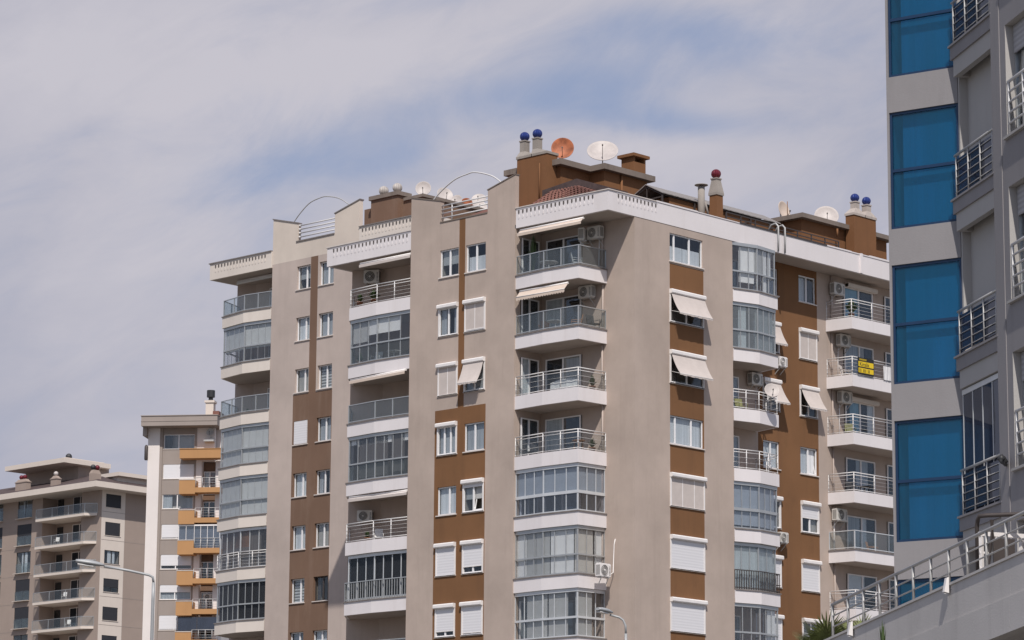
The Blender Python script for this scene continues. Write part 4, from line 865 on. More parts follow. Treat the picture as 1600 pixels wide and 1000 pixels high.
b.face([(-119.75, vB, 0), (-119.75, 132, 0), (-119.75, 132, 38), (-119.75, vB, 38)]); b.face([(-126.72, vB, 0), (-126.72, 115.5, 0), (-126.72, 115.5, 37.8), (-126.72, vB, 37.8)])
b.face([(-131.8, 114.9, 0), (-130.9, 115.5, 0), (-130.9, 115.5, 37.8), (-131.8, 114.9, 37.8)]); b.face([(-130.9, 115.5, 0), (-126.72, 115.5, 0), (-126.72, 115.5, 37.8), (-130.9, 115.5, 37.8)]); b.face([(-131.8, 114.9, 0), (-131.8, 138, 0), (-131.8, 138, 37.8), (-131.8, 114.9, 37.8)]); b.face([(-131.8, 138, 0), (-119.75, 138, 0), (-119.75, 138, 37.8), (-131.8, 138, 37.8)])
b.build('wall', ['taupe_pale_render', 'rear_brown_render', 'room_paint', 'cream_render'], REAR)
b = MB()
for s0, s1, za, zb in ((-126.76, -124.66, 40.43, 39.91), (-121.74, -119.71, 39.99, 40.48)): b.hexa([FBk(s0, .04, za), FBk(s1, .04, zb), FB2(s1, -.04, zb), FB2(s0, -.04, za), FBk(s0, .04, za + .06), FBk(s1, .04, zb + .06), FB2(s1, -.04, zb + .06), FB2(s0, -.04, za + .06)])
b.box(FBk, -124.78, -121.70, -.28, .05, 38.863, 38.93); b.build('parapet_cap', 'coping_stone', REAR)
b = MB()
for z in (39.15, 39.37, 39.58, 39.79): b.tube([FBk(-124.7, -.1, z), FBk(-121.7, -.1, z)], .04, 8); b.lathe(FBk(-124.62, -.1, z - .05), [(.07, 0), (.07, .1)], 8)
b.build('parapet_rail', 'steel_white', REAR)
arch(FBk, [(-125.3, 39.95), (-124.75, 40.45), (-123.97, 40.95), (-123.2, 41.12), (-122.54, 41.13), (-121.5, 40.85), (-120.6, 40.3)], .03).build('arch_tube', 'galvanised', REAR)
for k in range(9):
    z0, z1 = rz0 - RP * k, rz1 - RP * k
    lk = ['halfblind', 'white', 'cream', None, 'white', 'white', 'stripe', 'grey', 'grey'][k]; rk = ['grey', 'grey', 'stripe', 'grey', 'sides', 'cream', 'dark', 'white', 'grey'][k]
    if lk: window(FBk, *Lr, z0, z1, REAR, mull=(.62,), spec=spec_for(lk), d=-.2)
    else: window(FBk, *Lr, z0, z1, REAR, spec=[], d=-.12, shut=None, box=False, pane='blind_white'); b = MB(); b.box(FBk, Lr[0] + .04, Lr[1] - .04, -.05, .02, z0 + .03, z1 - .03); b.build('roller_shutter', 'shutter_white', REAR)
    window(FBk, *Rr, z0, z1, REAR, mull=(.55,), spec=spec_for(rk), d=-.2, fmat='pvc_white' if k != 6 else 'dark_steel')
b = MB(); zs2, zt2 = 37.70, 38.62
b.prism([(-131.9, 113.0), (-126.78, 113.0), (-126.78, 113.3), (-119.69, 113.3), (-119.69, 113.05), (-114.65, 113.05), (-114.65, 137.9), (-131.9, 137.9)], zs2 + .004, zs2 + .2, 1); strip(b, [(-131.95, 138.0), (-131.95, 112.93), (-126.74, 112.93)], -.16, 0, zs2, zt2, 0); strip(b, [(-119.73, 112.98), (-114.6, 112.98), (-114.6, 138.0)], -.16, 0, 38.0, 38.93, 0)
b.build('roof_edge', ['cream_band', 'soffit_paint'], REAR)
FRe = Fr((0, 112.93), (1, 0)); drops(FRe, -131.6, -126.9, zt2 + .01, REAR, 'cream_band', .262, 1.1); drops(Fr((0, 112.98), (1, 0)), -119.6, -114.8, 38.94, REAR, 'cream_band', .262, 1.1)
b = MB(); strip(b, [(-131.95, 138.0), (-131.95, 112.93), (-126.74, 112.93)], -.2, .06, zt2, zt2 + .06); strip(b, [(-119.73, 112.98), (-114.6, 112.98)], -.2, .06, 38.935, 38.99); b.build('parapet_cap', 'coping_stone', REAR)
b = MB(); b.face([(-131.8, 113.2, 38.0), (-114.8, 113.2, 38.0), (-114.8, 138, 38.0), (-131.8, 138, 38.0)]); b.build('roof_deck', 'old_concrete', REAR)
b = MB(); b.face([(-119.6, 113.3, 38.7), (-114.7, 113.3, 38.7), (-114.7, 118, 40.4), (-119.6, 118, 40.4)]); b.face([(-119.6, 113.3, 38.7), (-119.6, 118, 40.4), (-125.5, 118, 40.4), (-125.5, 115.4, 39.4)]); b.build('tile_roof', 'roof_tile', REAR)
b = MB(); b.prism([(-124.65, 118.0), (-119.95, 118.0), (-119.95, 131), (-124.65, 131)], 38.0, 41.55); b.prism([(-123.7, 117.6), (-121.55, 117.6), (-121.55, 118.5), (-123.7, 118.5)], 38.0, 41.85); b.build('penthouse', 'rear_brown_render', REAR)
b = MB(); b.prism([(-123.8, 117.5), (-121.45, 117.5), (-121.45, 118.6), (-123.8, 118.6)], 41.85, 42.08); b.prism([(-121.4, 117.9), (-119.85, 117.9), (-119.85, 131.2), (-121.4, 131.2)], 41.55, 41.72); b.build('penthouse_cap', 'old_concrete', REAR)
for x in (-123.15, -122.05): b = MB(); b.lathe((x, 118.05, 42.08), [(.2, 0), (.16, .12)], 12); cowl(b, (x, 118.05, 42.42), .27, 0); b.build('chimney_cowl', 'cowl_grey', REAR)
dish((-120.95, 119.0, 42.36), .43, (.6, -.74, .25), 'round white dish left of the foot of the nearer curved tube, seen face on', 'dish_white', pole=.55)
dish((-122.24, 122.0, 42.75), .46, (.82, -.4, .4), 'white dish turned to the right just inside the curved tube', 'dish_white', pole=.6)
dish((-123.8, 124.5, 43.1), .35, (.35, -.75, .3), 'small white dish in the middle of the row behind the parapet rails', 'dish_white', pole=.5)
dish((-124.46, 126.0, 43.25), .36, (.7, -.7, .1), 'small orange dish behind the parapet rails among white ones', 'orange_rust', pole=.6)
dish((-125.42, 128.0, 44.05), .42, (.5, -.7, .6), 'white dish at the right end of the row, topmost behind the parapet rails', 'dish_white', pole=.9)
dish((-124.6, 127.2, 43.3), .46, (.75, -.6, .5), 'wide white dish lowest at the right end behind the parapet rails', 'dish_white', pole=.6)
A_P = [(-131.7, 114.9), (-130.95, 113.08), (-128.75, 112.72), (-126.74, 112.98)]; A_B = [(-126.74, 115.5), (-130.9, 115.5)]
Ak = [dict(t='glass'), dict(t='enc', spec=[(.26, .98, .66, 'blind_pale')], step=.5, vw=.008), dict(t='glass'), dict(t='enc', spec=[(.25, .62, 1, 'blind_pale'), (.65, .97, 1, 'blind_pale')], step=.5, vw=.007), dict(t='enc', spec=[(.25, .62, 1, 'blind_pale'), (.66, .98, 1, 'blind_pale')], step=.5, vw=.007),
      dict(t='enc', spec=[(.25, .75, .45, 'curtain_brown'), (.25, .9, 1, 'curtain_dark')], step=.62, rail='bars'), dict(t='enc', pane='pane_dark', spec=[(.2, 1, 1, 'blind_black')], step=.55), dict(t='glass'), dict(t='glass')]  # first entry: brown cloth stands in for a brown reflection in the glass
for k, q in enumerate(Ak):
    z = 35.43 - .62 - RP * k; bl = balcony(REAR, A_P, A_B, z, z + .62, mat='cream_band', coping='coping_stone'); zt = z + .62
    if q['t'] == 'glass': rail_glass(A_P, zt + .05, bl, step=1.2)
    else:
        if q.get('rail'): rail_bars(A_P, zt, bl, step=1.1, n=4); glazing(A_P, zt, z + RP - .004, bl, 'pane_enclosed', 'aluminium_pale', q['step'], 0, .08, q['spec'], inset=.2)
        else: glazing(A_P, zt, z + RP - .004, bl, q.get('pane', 'pane_enclosed'), 'aluminium', q['step'], .93, .07, q['spec'], vw=q.get('vw', .018))
    door(Fr((0, 115.5), (1, 0)), -129.6, -128.0, z + .15, z + 2.5, REAR, spec_for('grey'))
awning_roll(Fr((0, 113.9), (1, 0)), -130.6, -126.9, 37.62, REAR, .10, .10, 0, 'blind_cream')
plant('potted_plant', 'dark plant on the second open balcony of the pale rear block', (-129.9, 114.2, 35.43 - 2 * RP + .1), .3, .5, 30, 9)

# ================================================================== narrow white block with orange balconies
OR = thing('apartment_building', 'narrow white and grey-brown apartment block with orange balcony boxes', 'building', (-208.3, 175.5, 0))
FO = Fr((-208.32, 175.46), (math.cos(R(36)), math.sin(R(36)))); OP = 2.655
b = MB(); ow = (-1.52, 1.26); oz = lambda k: (43.02 - OP * k, 44.30 - OP * k)
wall(b, FO, -1.84, 1.44, 0, 44.85, [ow + oz(k) for k in range(10)], (), room=1, d=0)
b.build('wall', ['far_grey_brown', 'room_paint'], OR)
b = MB(); b.box(FO, -2.9, -1.84, -.3, .22, 0, 44.85); b.box(FO, 1.44, 3.05, -.4, .05, 41.9, 44.85); b.box(FO, -2.9, 3.6, -12, -.8, 0, 44.84); b.box(FO, 1.44, 1.95, -.8, .03, 0, 41.9); b.box(FO, 3.2, 3.6, -.8, .03, 0, 41.9)
b.build('wall', 'far_white', OR)
b = MB(); b.box(FO, 1.95, 3.2, -.79, -.72, 0, 41.9); b.build('recess_wall', 'rear_brown_render', OR)
b = MB(); b.box(FO, -1.84, -1.62, -.1, .12, 0, 44.85); b.box(FO, 1.26, 1.46, -.1, .12, 41.9, 44.85); b.build('pilaster', 'far_grey_brown', OR)
b = MB(); b.box(FO, -3.25, 3.58, -13, 1.5, 44.86, 45.72); b.box(FO, -3.3, 3.63, -13, 1.56, 45.722, 45.79); b.box(FO, -3.25, -2.9, -13, .8, 44.1, 44.859); b.box(FO, -3.26, 3.59, 1.5, 1.53, 45.24, 45.3); b.build('roof_edge', 'far_grey_brown', OR)
b = MB(); b.face([FO(-3.0, 1.2, 45.8), FO(3.5, 1.2, 45.8), FO(3.5, -5.5, 47.6), FO(-3.0, -5.5, 47.6)]) if False else b.box(FO, 2.95, 3.5, -4, .6, 45.795, 46.25); b.build('tile_roof', 'roof_tile', OR)
b = MB(); b.box(FO, 2.15, 2.85, -.8, 0, 45.79, 47.1); b.box(FO, 2.05, 2.95, -.9, .1, 47.102, 47.3); ch = b.build('chimney', 'far_cream', OR)
b = MB(); b.lathe(FO(2.5, -.4, 47.3), [(.2, 0), (.2, .3), (.36, .34), (.36, .95), (.2, .96)], 10, sm=False); b.build('chimney_cowl', 'black_iron', ch)
osp = [('dark', None), ('white', 1), ('sides', None), ('white', .9), ('dark', .75), ('grey', .5), ('white', .93), ('grey', 1), ('grey', None), ('grey', 1)]
for k, (sp, sh) in enumerate(osp):
    z0, z1 = oz(k); w = window(FO, *ow, z0, z1, OR, mull=(.48,), spec=spec_for(sp), d=-.12, sill='far_cream', sill_out=.05)
    if sh: b = MB(); zz = z1 - sh * (z1 - z0); b.box(FO, ow[0] + .05, ow[1] - .05, -.06, -.02, zz, z1 - .01); b.build('roller_shutter', 'shutter_white', w)
b = MB(); b.box(FO, .22, 4.0, 0.0, 1.2, 42.0, 42.80); b.box(FO, .18, 4.05, 0.0, 1.25, 42.802, 42.86); b.build('balcony', 'orange_render', OR)
for k in range(1, 8):
    z = 38.85 - OP * (k - 1)
    if k == 6: pass
    b = MB(); b.box(FO, .25, 1.68, 0.0, 1.2, z, z + 1.22); b.box(FO, 1.682, 4.0, 0.0, 1.2, z + .12, z + .56); bl = b.build('balcony', 'orange_render', OR)
    b = MB(); b.box(FO, .22, 1.7, 1.05, 1.23, z + 1.222, z + 1.28); b.build('coping', 'sill_stone', bl)
    b = MB()
    for s in (1.72, 2.3, 2.9, 3.5, 3.97): b.tube([FO(s, 1.12, z + .56), FO(s, 1.12, z + 1.42)], .028, 6)
    for dz in (.75, .98, 1.2, 1.42): b.tube([FO(1.72, 1.12, z + dz), FO(3.97, 1.12, z + dz)], .012 if dz < 1.4 else .03, 6)
    b.build('railing', 'galvanised', bl)
    door(Fr((FO(0, -.72, 0)[0], FO(0, -.72, 0)[1]), FO.a), 2.0, 3.1, z + .2, z + 2.2, OR, spec_for('brown' if k % 2 else 'dark'))
    if k == 3:
        b = MB()
        for s in (.3, .95, 1.68, 2.25, 2.85, 3.4, 3.95): b.box(FO, s - .02, s + .02, 1.0, 1.06, z + 1.283 if s < 1.7 else z + .57, z + 2.5)
        b.box(FO, .28, 3.97, .98, 1.08, z + 2.5, z + 2.62); g = b.build('balcony_glazing', 'box_white', OR); b = MB(); b.box(FO, .3, 1.68, 1.02, 1.03, z + 1.283, z + 2.5); b.box(FO, 1.7, 3.95, 1.02, 1.03, z + .57, z + 2.5); b.build('pane', 'pane_smoked', g); b = MB(); b.box(FO, .3, 3.95, .85, .87, z + .57, z + 2.5); b.build('blind', 'blind_slate', g)
    if k == 6:
        b = MB(); b.box(FO, .4, 3.9, .9, 1.0, z + 1.3, z + 2.55); g = b.build('balcony_glazing', 'dark_steel', OR); b = MB(); b.box(FO, .45, 2.1, 1.0, 1.01, z + 1.35, z + 2.5); b.box(FO, 2.15, 3.85, 1.0, 1.01, z + 1.35, z + 2.5); b.build('pane', 'pane_navy', g)
    ac_unit(FO, 2.3, z + 1.5, ['', 'small air conditioner in the top recess of the orange balconies', 'air conditioner second from the top in the orange balcony recesses', '', 'air conditioner above the railing two below the glazed orange balcony', 'air conditioner in the lowest orange balcony recess, behind its grey railing', '', ''][k], d0=-.7, w=.8, h=.55) if k in (5,) else None
dish(FO(2.75, .5, 44.4), .36, (.4, -.8, .3), 'grey dish on the white wall under the flat roof of the narrow block', 'galvanised', pole=.4, group='satellite dishes on balconies')
b = MB(); b.box(FO, 2.2, 3.1, .06, .7, 43.55, 43.7); b.build('bracket_shelf', 'galvanised', OR)
b = MB(); b.lathe(FO(-3.02, .3, 42.0), [(.12, 0), (.16, .1), (.16, 1.2), (.08, 1.35)], 10); b.build('wall_siren', 'dark_steel', OR)

# ================================================================== far taupe block on the left
FAR = thing('apartment_building', 'far grey-taupe apartment block with wide cream eaves at the left edge', 'building', (-265, 210, 0))
vL, uL, LP = 203.63, -254.48, 2.96; FL, FLr = Fr((0, vL), (1, 0)), Fr((uL, 0), (0, 1)); lz = lambda k: (44.70 - LP * k, 47.0 - LP * k); lz2 = lambda k: (44.9 - LP * k, 46.3 - LP * k)
b = MB(); lw = [(-268.5, -266.0), (-273.2, -271.1)]
wall(b, FL, -276, -264.2, 0, 47.4, [w + lz(k) for k in range(9) for w in lw], (), room=1); wall(b, FL, -257.6, uL, 0, 47.4, ()); 
vK = vL + 1.9; FLk = Fr((0, vK), (1, 0)); wall(b, FLk, -264.2, -257.6, 0, 47.4, ()); b.face([(-264.2, vL, 0), (-264.2, vK, 0), (-264.2, vK, 47.4), (-264.2, vL, 47.4)]); b.face([(-257.6, vL, 0), (-257.6, vK, 0), (-257.6, vK, 47.4), (-257.6, vL, 47.4)])
wall(b, FLr, vL, 213.5, 0, 47.4, [(204.38, 206.42) + lz2(k) for k in range(9)], [(203.85, 206.98, 0, 47.4, 2)], room=1)
b.face([(-276, vL, 0), (-276, 225, 0), (-276, 225, 47), (-276, vL, 47)]); b.face([(-276, 225, 0), (uL, 213.5, 0), (uL, 213.5, 47), (-276, 225, 47)])
b.build('wall', ['far_taupe', 'room_paint', 'far_cream'], FAR)
for k in range(1, 9):
    for fr, s0, s1 in ((FL, -275.9, -264.3), (FLr, 203.9, 213)): b = MB(); b.box(fr, s0, s1, -.001, .012, 47.35 - LP * k, 47.39 - LP * k); b.build('string_line', 'far_grey_brown', FAR)
b = MB(); eo = [(-278, 201.2), (-252.5, 201.2), (-252.5, 215.5), (-278, 215.5)]; eo = [(-278, 201.55), (-252.75, 201.55), (-252.75, 212.3), (-278, 226)]
b.prism(eo, 46.62, 47.22); b.build('roof_edge', 'far_cream', FAR)
b = MB(); c0 = [(-277.5, 202.0), (-253.2, 202.0), (-253.2, 212), (-277.5, 225)]; i = len(b.v)
b.face([(-278, 201.6, 47.23), (-252.8, 201.6, 47.23), (-259.6, 208.4, 49.35), (-278, 208.4, 49.35)]); b.face([(-252.8, 201.6, 47.23), (-252.8, 212.3, 47.23), (-259.6, 211.5, 49.35), (-259.6, 208.4, 49.35)]); b.build('roof', 'roof_felt', FAR)
b = MB(); b.prism([(-272.2, 207.3), (-263.0, 207.3), (-263.0, 211.5), (-272.2, 214)], 47.2, 50.6); b.build('penthouse', 'far_taupe', FAR)
b = MB(); b.prism([(-272.4, 204.6), (-262.1, 204.6), (-262.1, 211.0), (-272.4, 214)], 50.40, 50.9); b.prism([(-271.3, 205.2), (-262.6, 205.2), (-262.6, 210.5), (-271.3, 214)], 50.9, 51.05); b.build('penthouse_roof', 'far_cream', FAR)
b = MB(); b.prism([(-258.5, 206.0), (-254.6, 206.0), (-254.6, 210.4), (-258.5, 210.4)], 47.4, 48.3); b.prism([(-258.9, 205.6), (-254.0, 205.6), (-254.0, 210.8), (-258.9, 210.8)], 48.3, 48.7); b.build('penthouse_roof', 'far_cream', FAR)
for s0, s1, z1, cws, mt in ((-268.3, -266.4, 48.50, (-267.65, -267.05), 'cowl_red'), (-262.2, -261.2, 48.35, (-261.7,), 'dish_white')):
    F3 = Fr((0, 203.0), (1, 0)); b = MB(); b.box(F3, s0, s1, -.6, 0, 47.2, z1); b.box(F3, s0 - .06, s1 + .06, -.66, .06, z1, z1 + .1)
    b.hexa([F3(s0, 0, z1 + .1), F3(s1, 0, z1 + .1), F3(s1, -.6, z1 + .1), F3(s0, -.6, z1 + .1), F3(s0 + .3, -.12, z1 + .38), F3(s1 - .3, -.12, z1 + .38), F3(s1 - .3, -.48, z1 + .38), F3(s0 + .3, -.48, z1 + .38)]); ch = b.build('chimney', 'far_taupe', FAR)
    for x in cws: b = MB(); cowl(b, F3(x, -.3, z1 + .62), .25, 0, 16); b.build('chimney_cowl', mt, ch)
F3 = Fr((-254.2, 0), (0, 1)); b = MB(); b.box(F3, 202.2, 203.4, -.5, 0, 47.2, 48.2); b.hexa([F3(202.2, 0, 48.2), F3(203.4, 0, 48.2), F3(203.4, -.5, 48.2), F3(202.2, -.5, 48.2), F3(202.4, -.1, 48.6), F3(203.2, -.1, 48.6), F3(203.2, -.4, 48.6), F3(202.4, -.4, 48.6)]); ch = b.build('chimney', 'far_taupe', FAR)
for x in (202.5, 203.05): b = MB(); cowl(b, F3(x, -.25, 48.88), .28, 0, 16); b.build('chimney_cowl', 'cowl_red' if x > 202.6 else 'black_iron', ch)
b = MB(); cowl(b, (-263.7, 206.5, 51.35), .35, 0, 16); b.build('chimney_cowl', 'black_iron', FAR)
for k in range(9):
    for w in lw:
        z0, z1 = lz(k); cl = k in (1, 3) or (k == 4 and w[0] < -270)
        o = window(FL, *w, z0, z1, FAR, mull=(.5,), spec=[(.3, .7, 1, 'curtain_white')] if k in (2,) else ([(.3, .55, 1, 'curtain_grey')] if k == 0 else []), d=-.12, fmat='black_iron', sill='far_cream', sill_out=.35, pane='pane_clear')
        if cl or k == 4: b = MB(); b.box(FL, w[0] + .04, w[1] - .04, -.06, -.03, z0 + 1.0, z1 - .01); b.build('roller_shutter', 'shutter_black', o)
        b = MB(); b.box(FL, w[0], w[1], .02, .03, z0 + .02, z0 + 1.05); b.build('glass_panel', 'pane_balcony', o)
    z0, z1 = lz2(k); o = window(FLr, 204.38, 206.42, z0, z1, FAR, mull=(.5,), spec=[(.25, .75, 1, 'curtain_white')] if k == 2 else [], d=-.12, fmat='black_iron', sill='far_cream', sill_out=.06)
    if k != 2: b = MB(); b.box(FLr, 204.42, 206.38, -.06, -.03, z0 + (.5 if k == 3 else .04), z1 - .02); b.build('roller_shutter', 'shutter_black', o)
    zb = 43.95 - LP * k; LB = [(-264.2, 202.72), (-255.9, 202.68), (-254.9, 203.6)]; b = MB(); b.prism(LB + [(-264.2, 205.5), (-257.7, 205.5), (-257.7, 203.62)][::-1], zb, zb + .26); bl = b.build('balcony', 'far_cream', FAR)
    rail_glass(LB, zb + .26, bl, step=2.4, h=1.05, pane='pane_rail')
    door(FLk, -261.3, -258.9, zb + .27, zb + 2.7, FAR, spec_for('dark'), fmat='far_white', dark='pane_clear'); door(FLk, -263.9, -263.0, zb + .27, zb + 2.6, FAR, [], mull=(), fmat='black_iron')
    b = MB(); b.box(FLk, -261.25, -258.95, .055, .075, zb + (1.1 if k % 3 else .6), zb + 2.6); b.build('roller_shutter', 'shutter_black', FAR)
    if k in (1, 3, 4): chair('white chair on balcony %s of the far taupe block' % {1: 'second from the top', 3: 'fourth from the top', 4: 'fifth from the top'}[k], (-262.0 + k * .8, 203.3), zb + .26, .5, 'steel_white', 'chairs on the far balconies')

# ================================================================== grey tower with blue glass on the right
TOW = thing('apartment_building', 'grey tower with a column of blue glass at its corner, right edge of the photo', 'building', (-33, 47, 0))
G0 = (-34.55, 48.65); FT = Fr(G0, (math.cos(R(10)), math.sin(R(10)))); FS = Fr(G0, (math.cos(R(-35)), math.sin(R(-35)))); TP = 3.1; tz = lambda k: 17.60 + TP * (1 - k)
b = MB()
for k in range(-1, 7):
    z1 = tz(k); b.box(FT, -1.55, 0.0, -.3, 0, z1 - TP + .002, z1 - 2.37)
    b.box(FT, -1.55, -1.50, -.3, 0, z1 - 2.37, z1 + .002)
b.box(FT, -1.55, 0.0, -.3, 0, 0, tz(6) - TP)
b.box(FT, -1.55, .25, -5.0, -1.6, 0, 26.0); b.face([FT(-1.55, 0, 0), FT(-1.55, -6, 0), FT(-1.55, -6, 26), FT(-1.55, 0, 26)])
b.build('wall', 'tower_grey', TOW)
for k in range(-1, 7):
    z1 = tz(k); zb = z1 - 2.37; b = MB()
    b.box(FT, -1.50, 0, -.09, -.03, z1 - .05, z1 + .001); b.box(FT, -1.50, 0, -.09, -.03, zb, zb + .05); b.box(FT, -1.50, -1.45, -.09, -.03, zb + .05, z1 - .05); b.box(FT, -.05, 0, -.09, -.03, zb + .05, z1 - .05); b.box(FT, -1.45, -.05, -.09, -.02, z1 - 1.22, z1 - 1.16)
    o = b.build('window', 'frame_navy', TOW); b = MB(); b.box(FT, -1.45, -.05, -.07, -.055, zb + .05, z1 - 1.22); b.build('pane', 'pane_blue', o); b = MB(); b.box(FT, -1.45, -.05, -.07, -.055, z1 - 1.16, z1 - .05); b.build('pane', 'pane_blue', o)
    b = MB(); rr = random.Random(k + 20); b.box(FT, -1.30, -.1, -.22, -.20, zb + .03, z1 - .02)
    if k % 3 == 2: b.box(FT, -1.2, -.6, -.20, -.19, zb + .03, z1 - 1.5)
    b.build('curtain', 'curtain_blue', o)
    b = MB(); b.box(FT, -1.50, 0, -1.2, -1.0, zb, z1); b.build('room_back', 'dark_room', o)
# set-back wall of the loggias, pilaster and main wall
b = MB(); b.box(FS, -.02, 3.4, -3.0, -.19, 0, 26, 0); b.build('wall', 'tower_light', TOW)
b = MB(); b.box(FS, -.02, .06, -.19, -.015, 0, 26); b.build('pilaster', 'tower_light', TOW)
tw = lambda k: (13.0 + TP * (1 - k), 15.15 + TP * (1 - k))
b = MB(); wall(b, FS, 2.46, 22, 0, 26, [w_ + tw(k) for k in range(-1, 6) for w_ in ((3.15, 4.75), (7.5, 9.5), (13.0, 15.0), (17.5, 19.1))], (), d=.17, room=1, reveal=.25, rev_mat=2)  # reveals get the paler grey, painting in the sun on their jambs
b.face([FS(2.46, .17, 0), FS(2.46, -.3, 0), FS(2.46, -.3, 26), FS(2.46, .17, 26)]); b.box(FS, 2.40, 2.86, .15, .185, 0, 26)
b.face([FS(22, .17, 0), FS(22, -8, 0), FS(22, -8, 26), FS(22, .17, 26)])
b.build('wall', ['tower_grey', 'room_paint', 'tower_light'], TOW)
for k in range(-1, 6):
    for s0 in (3.15, 7.5, 13.0, 17.5):
        z0, z1 = tw(k); o = window(FS, s0, s0 + (1.6 if s0 in (3.15, 17.5) else 2.0), z0, z1, TOW, mull=(.5,), spec=spec_for('grey'), d=-.06, fmat='aluminium', sill='tower_light', sill_out=.24)
        b = MB(); b.box(FS, s0 + .04, s0 + 1.5, -.01, .02, z1 - .55, z1 - .02); b.build('roller_shutter', 'shutter_grey', o)
        b = MB()
        for dz in (.25, .45, .65, .85, 1.05): b.tube([FS(s0 + .02, .14, z0 + dz), FS(s0 + 1.58, .14, z0 + dz)], .022 if dz < 1 else .03, 8)
        for s in (.06, .8, 1.54): b.tube([FS(s0 + s, .14, z0), FS(s0 + s, .14, z0 + 1.05)], .025, 8)
        b.build('window_railing', 'steel_white', o)
for k in range(-1, 6):
    zt = 15.60 + TP * (1 - k); b = MB(); T_P = [FS(.03, -.15, 0)[:2], FS(.03, .15, 0)[:2], FS(2.44, .15, 0)[:2]]
    poly = [FS(.03, -.185, 0)[:2]] + T_P[1:] + [FS(2.44, -.185, 0)[:2]]
    b.prism(poly, zt - .27, zt - .02, 0); b.prism([FS(.0, -.186, 0)[:2], FS(.0, .19, 0)[:2], FS(2.44, .19, 0)[:2], FS(2.44, -.186, 0)[:2]], zt - .02, zt + .02, 0); b.box(FS, .10, 2.44, -.02, .11, zt - .62, zt - .27, 1); b.box(FS, .10, .22, -.185, -.02, zt - .62, zt - .27, 1)
    bl = b.build('balcony', ['tower_grey', 'tower_light'], TOW); b = MB()
    for s in (.12, .80, 1.48, 2.16): b.tube([FS(s, .10, zt), FS(s, .10, zt + .9)], .018, 8)
    for dz in (.15, .30, .45, .60, .75): b.tube([FS(.06, .10, zt + dz), FS(2.44, .10, zt + dz)], .009, 6)
    b.tube([FS(.04, .10, zt + .9), FS(2.44, .10, zt + .9)], .028, 8); b.build('railing', 'galvanised', bl)
    if k in (0, 3, 4): pass
    b = MB(); b.box(FS, .06, 2.43, .075, .083, zt + .10, zt + .82); b.build('glass_panel', 'pane_navy', bl)
    if k == 3:
        b = MB(); b.box(FS, .06, 2.44, .02, .06, zt + 2.36, zt + 2.46)
        for s in (.08, .62, 1.16, 1.70, 2.24): b.box(FS, s - .015, s + .015, .02, .05, zt + .02, zt + 2.36)
        g = b.build('balcony_glazing', 'aluminium_pale', bl); b = MB(); b.box(FS, .08, 2.42, .03, .04, zt + .05, zt + 2.36); b.build('pane', 'pane_navy', g)
b = MB(); b.bar(FS(2.75, .2, 10.02), FS(3.3, .5, 10.02), .05); b.lathe(FS(2.9, .3, 10.02), [(.05, 0), (.09, .04), (.03, .14)], 8); b.lathe(FS(3.2, .45, 10.02), [(.05, 0), (.08, .04), (.03, .12)], 8); tag(b.build('wall_bracket', 'black_iron'), 'small black bracket sticking out of the grey tower pilaster above the ramp', 'bracket')

# ================================================================== ramp with railing, lamps, plants
FRm = Fr((-37.5, 48.1), (8.2, -5.17)); sl = .066; zr = lambda s: 7.19 + sl * s
RAMP = thing('ramp', 'pale concrete pedestrian ramp with a stepped metal railing, bottom right', 'ramp', (-33, 45, 0))
b = MB()
def sloped(fr, s0, s1, d0, d1, za, zb, m=0, b=None): b.hexa([fr(s0, d1, za(s0)), fr(s1, d1, za(s1)), fr(s1, d0, za(s1)), fr(s0, d0, za(s0)), fr(s0, d1, zb(s0)), fr(s1, d1, zb(s1)), fr(s1, d0, zb(s1)), fr(s0, d0, zb(s0))], m)
for s0, s1 in ((-6, 0), (0, 3), (3, 6), (6, 9), (9, 13), (13, 17), (17, 22)):
    sloped(FRm, s0, s1 - .004, -.18, 0, lambda s: zr(s) - .62, zr, 0, b); sloped(FRm, s0, s1 - .004, -.2, .03, lambda s: zr(s) - 1.22 - .0 * s, lambda s: zr(s) - .632, 0, b)
sloped(FRm, -6, 22, -1.6, -.19, lambda s: zr(s) - 1.1, lambda s: zr(s) - .9, 0, b)
b.build('parapet_wall', 'ramp_concrete', RAMP)
b = MB(); sloped(FRm, -6, 22, -.2, .03, lambda s: zr(s) + .001, lambda s: zr(s) + .045, 0, b); b.build('coping', 'ramp_concrete', RAMP)
for s in (-4, 3, 10, 18): b = MB(); b.box(FRm, s - .3, s + .3, -1.4, -.4, 0, zr(s) - 1.1); b.build('pier', 'ramp_concrete', RAMP)
b = MB(); n = 12; top = lambda s: zr(s) + .70
b.tube([FRm(.02, -.09, top(.02)), FRm(22, -.09, top(22))], .032, 10)
for dz in (.27, .48): b.tube([FRm(.05, -.09, zr(0) + dz), FRm(22, -.09, zr(22) + dz)], .016, 8)
for i in range(26): s = .06 + i * .86; b.tube([FRm(s, -.09, zr(s) + .03), FRm(s, -.09, top(s))], .028, 8); b.lathe(FRm(s, -.09, zr(s) + .045), [(.055, 0), (.055, .012), (.03, .02)], 10)
b.build('railing', 'galvanised', RAMP)
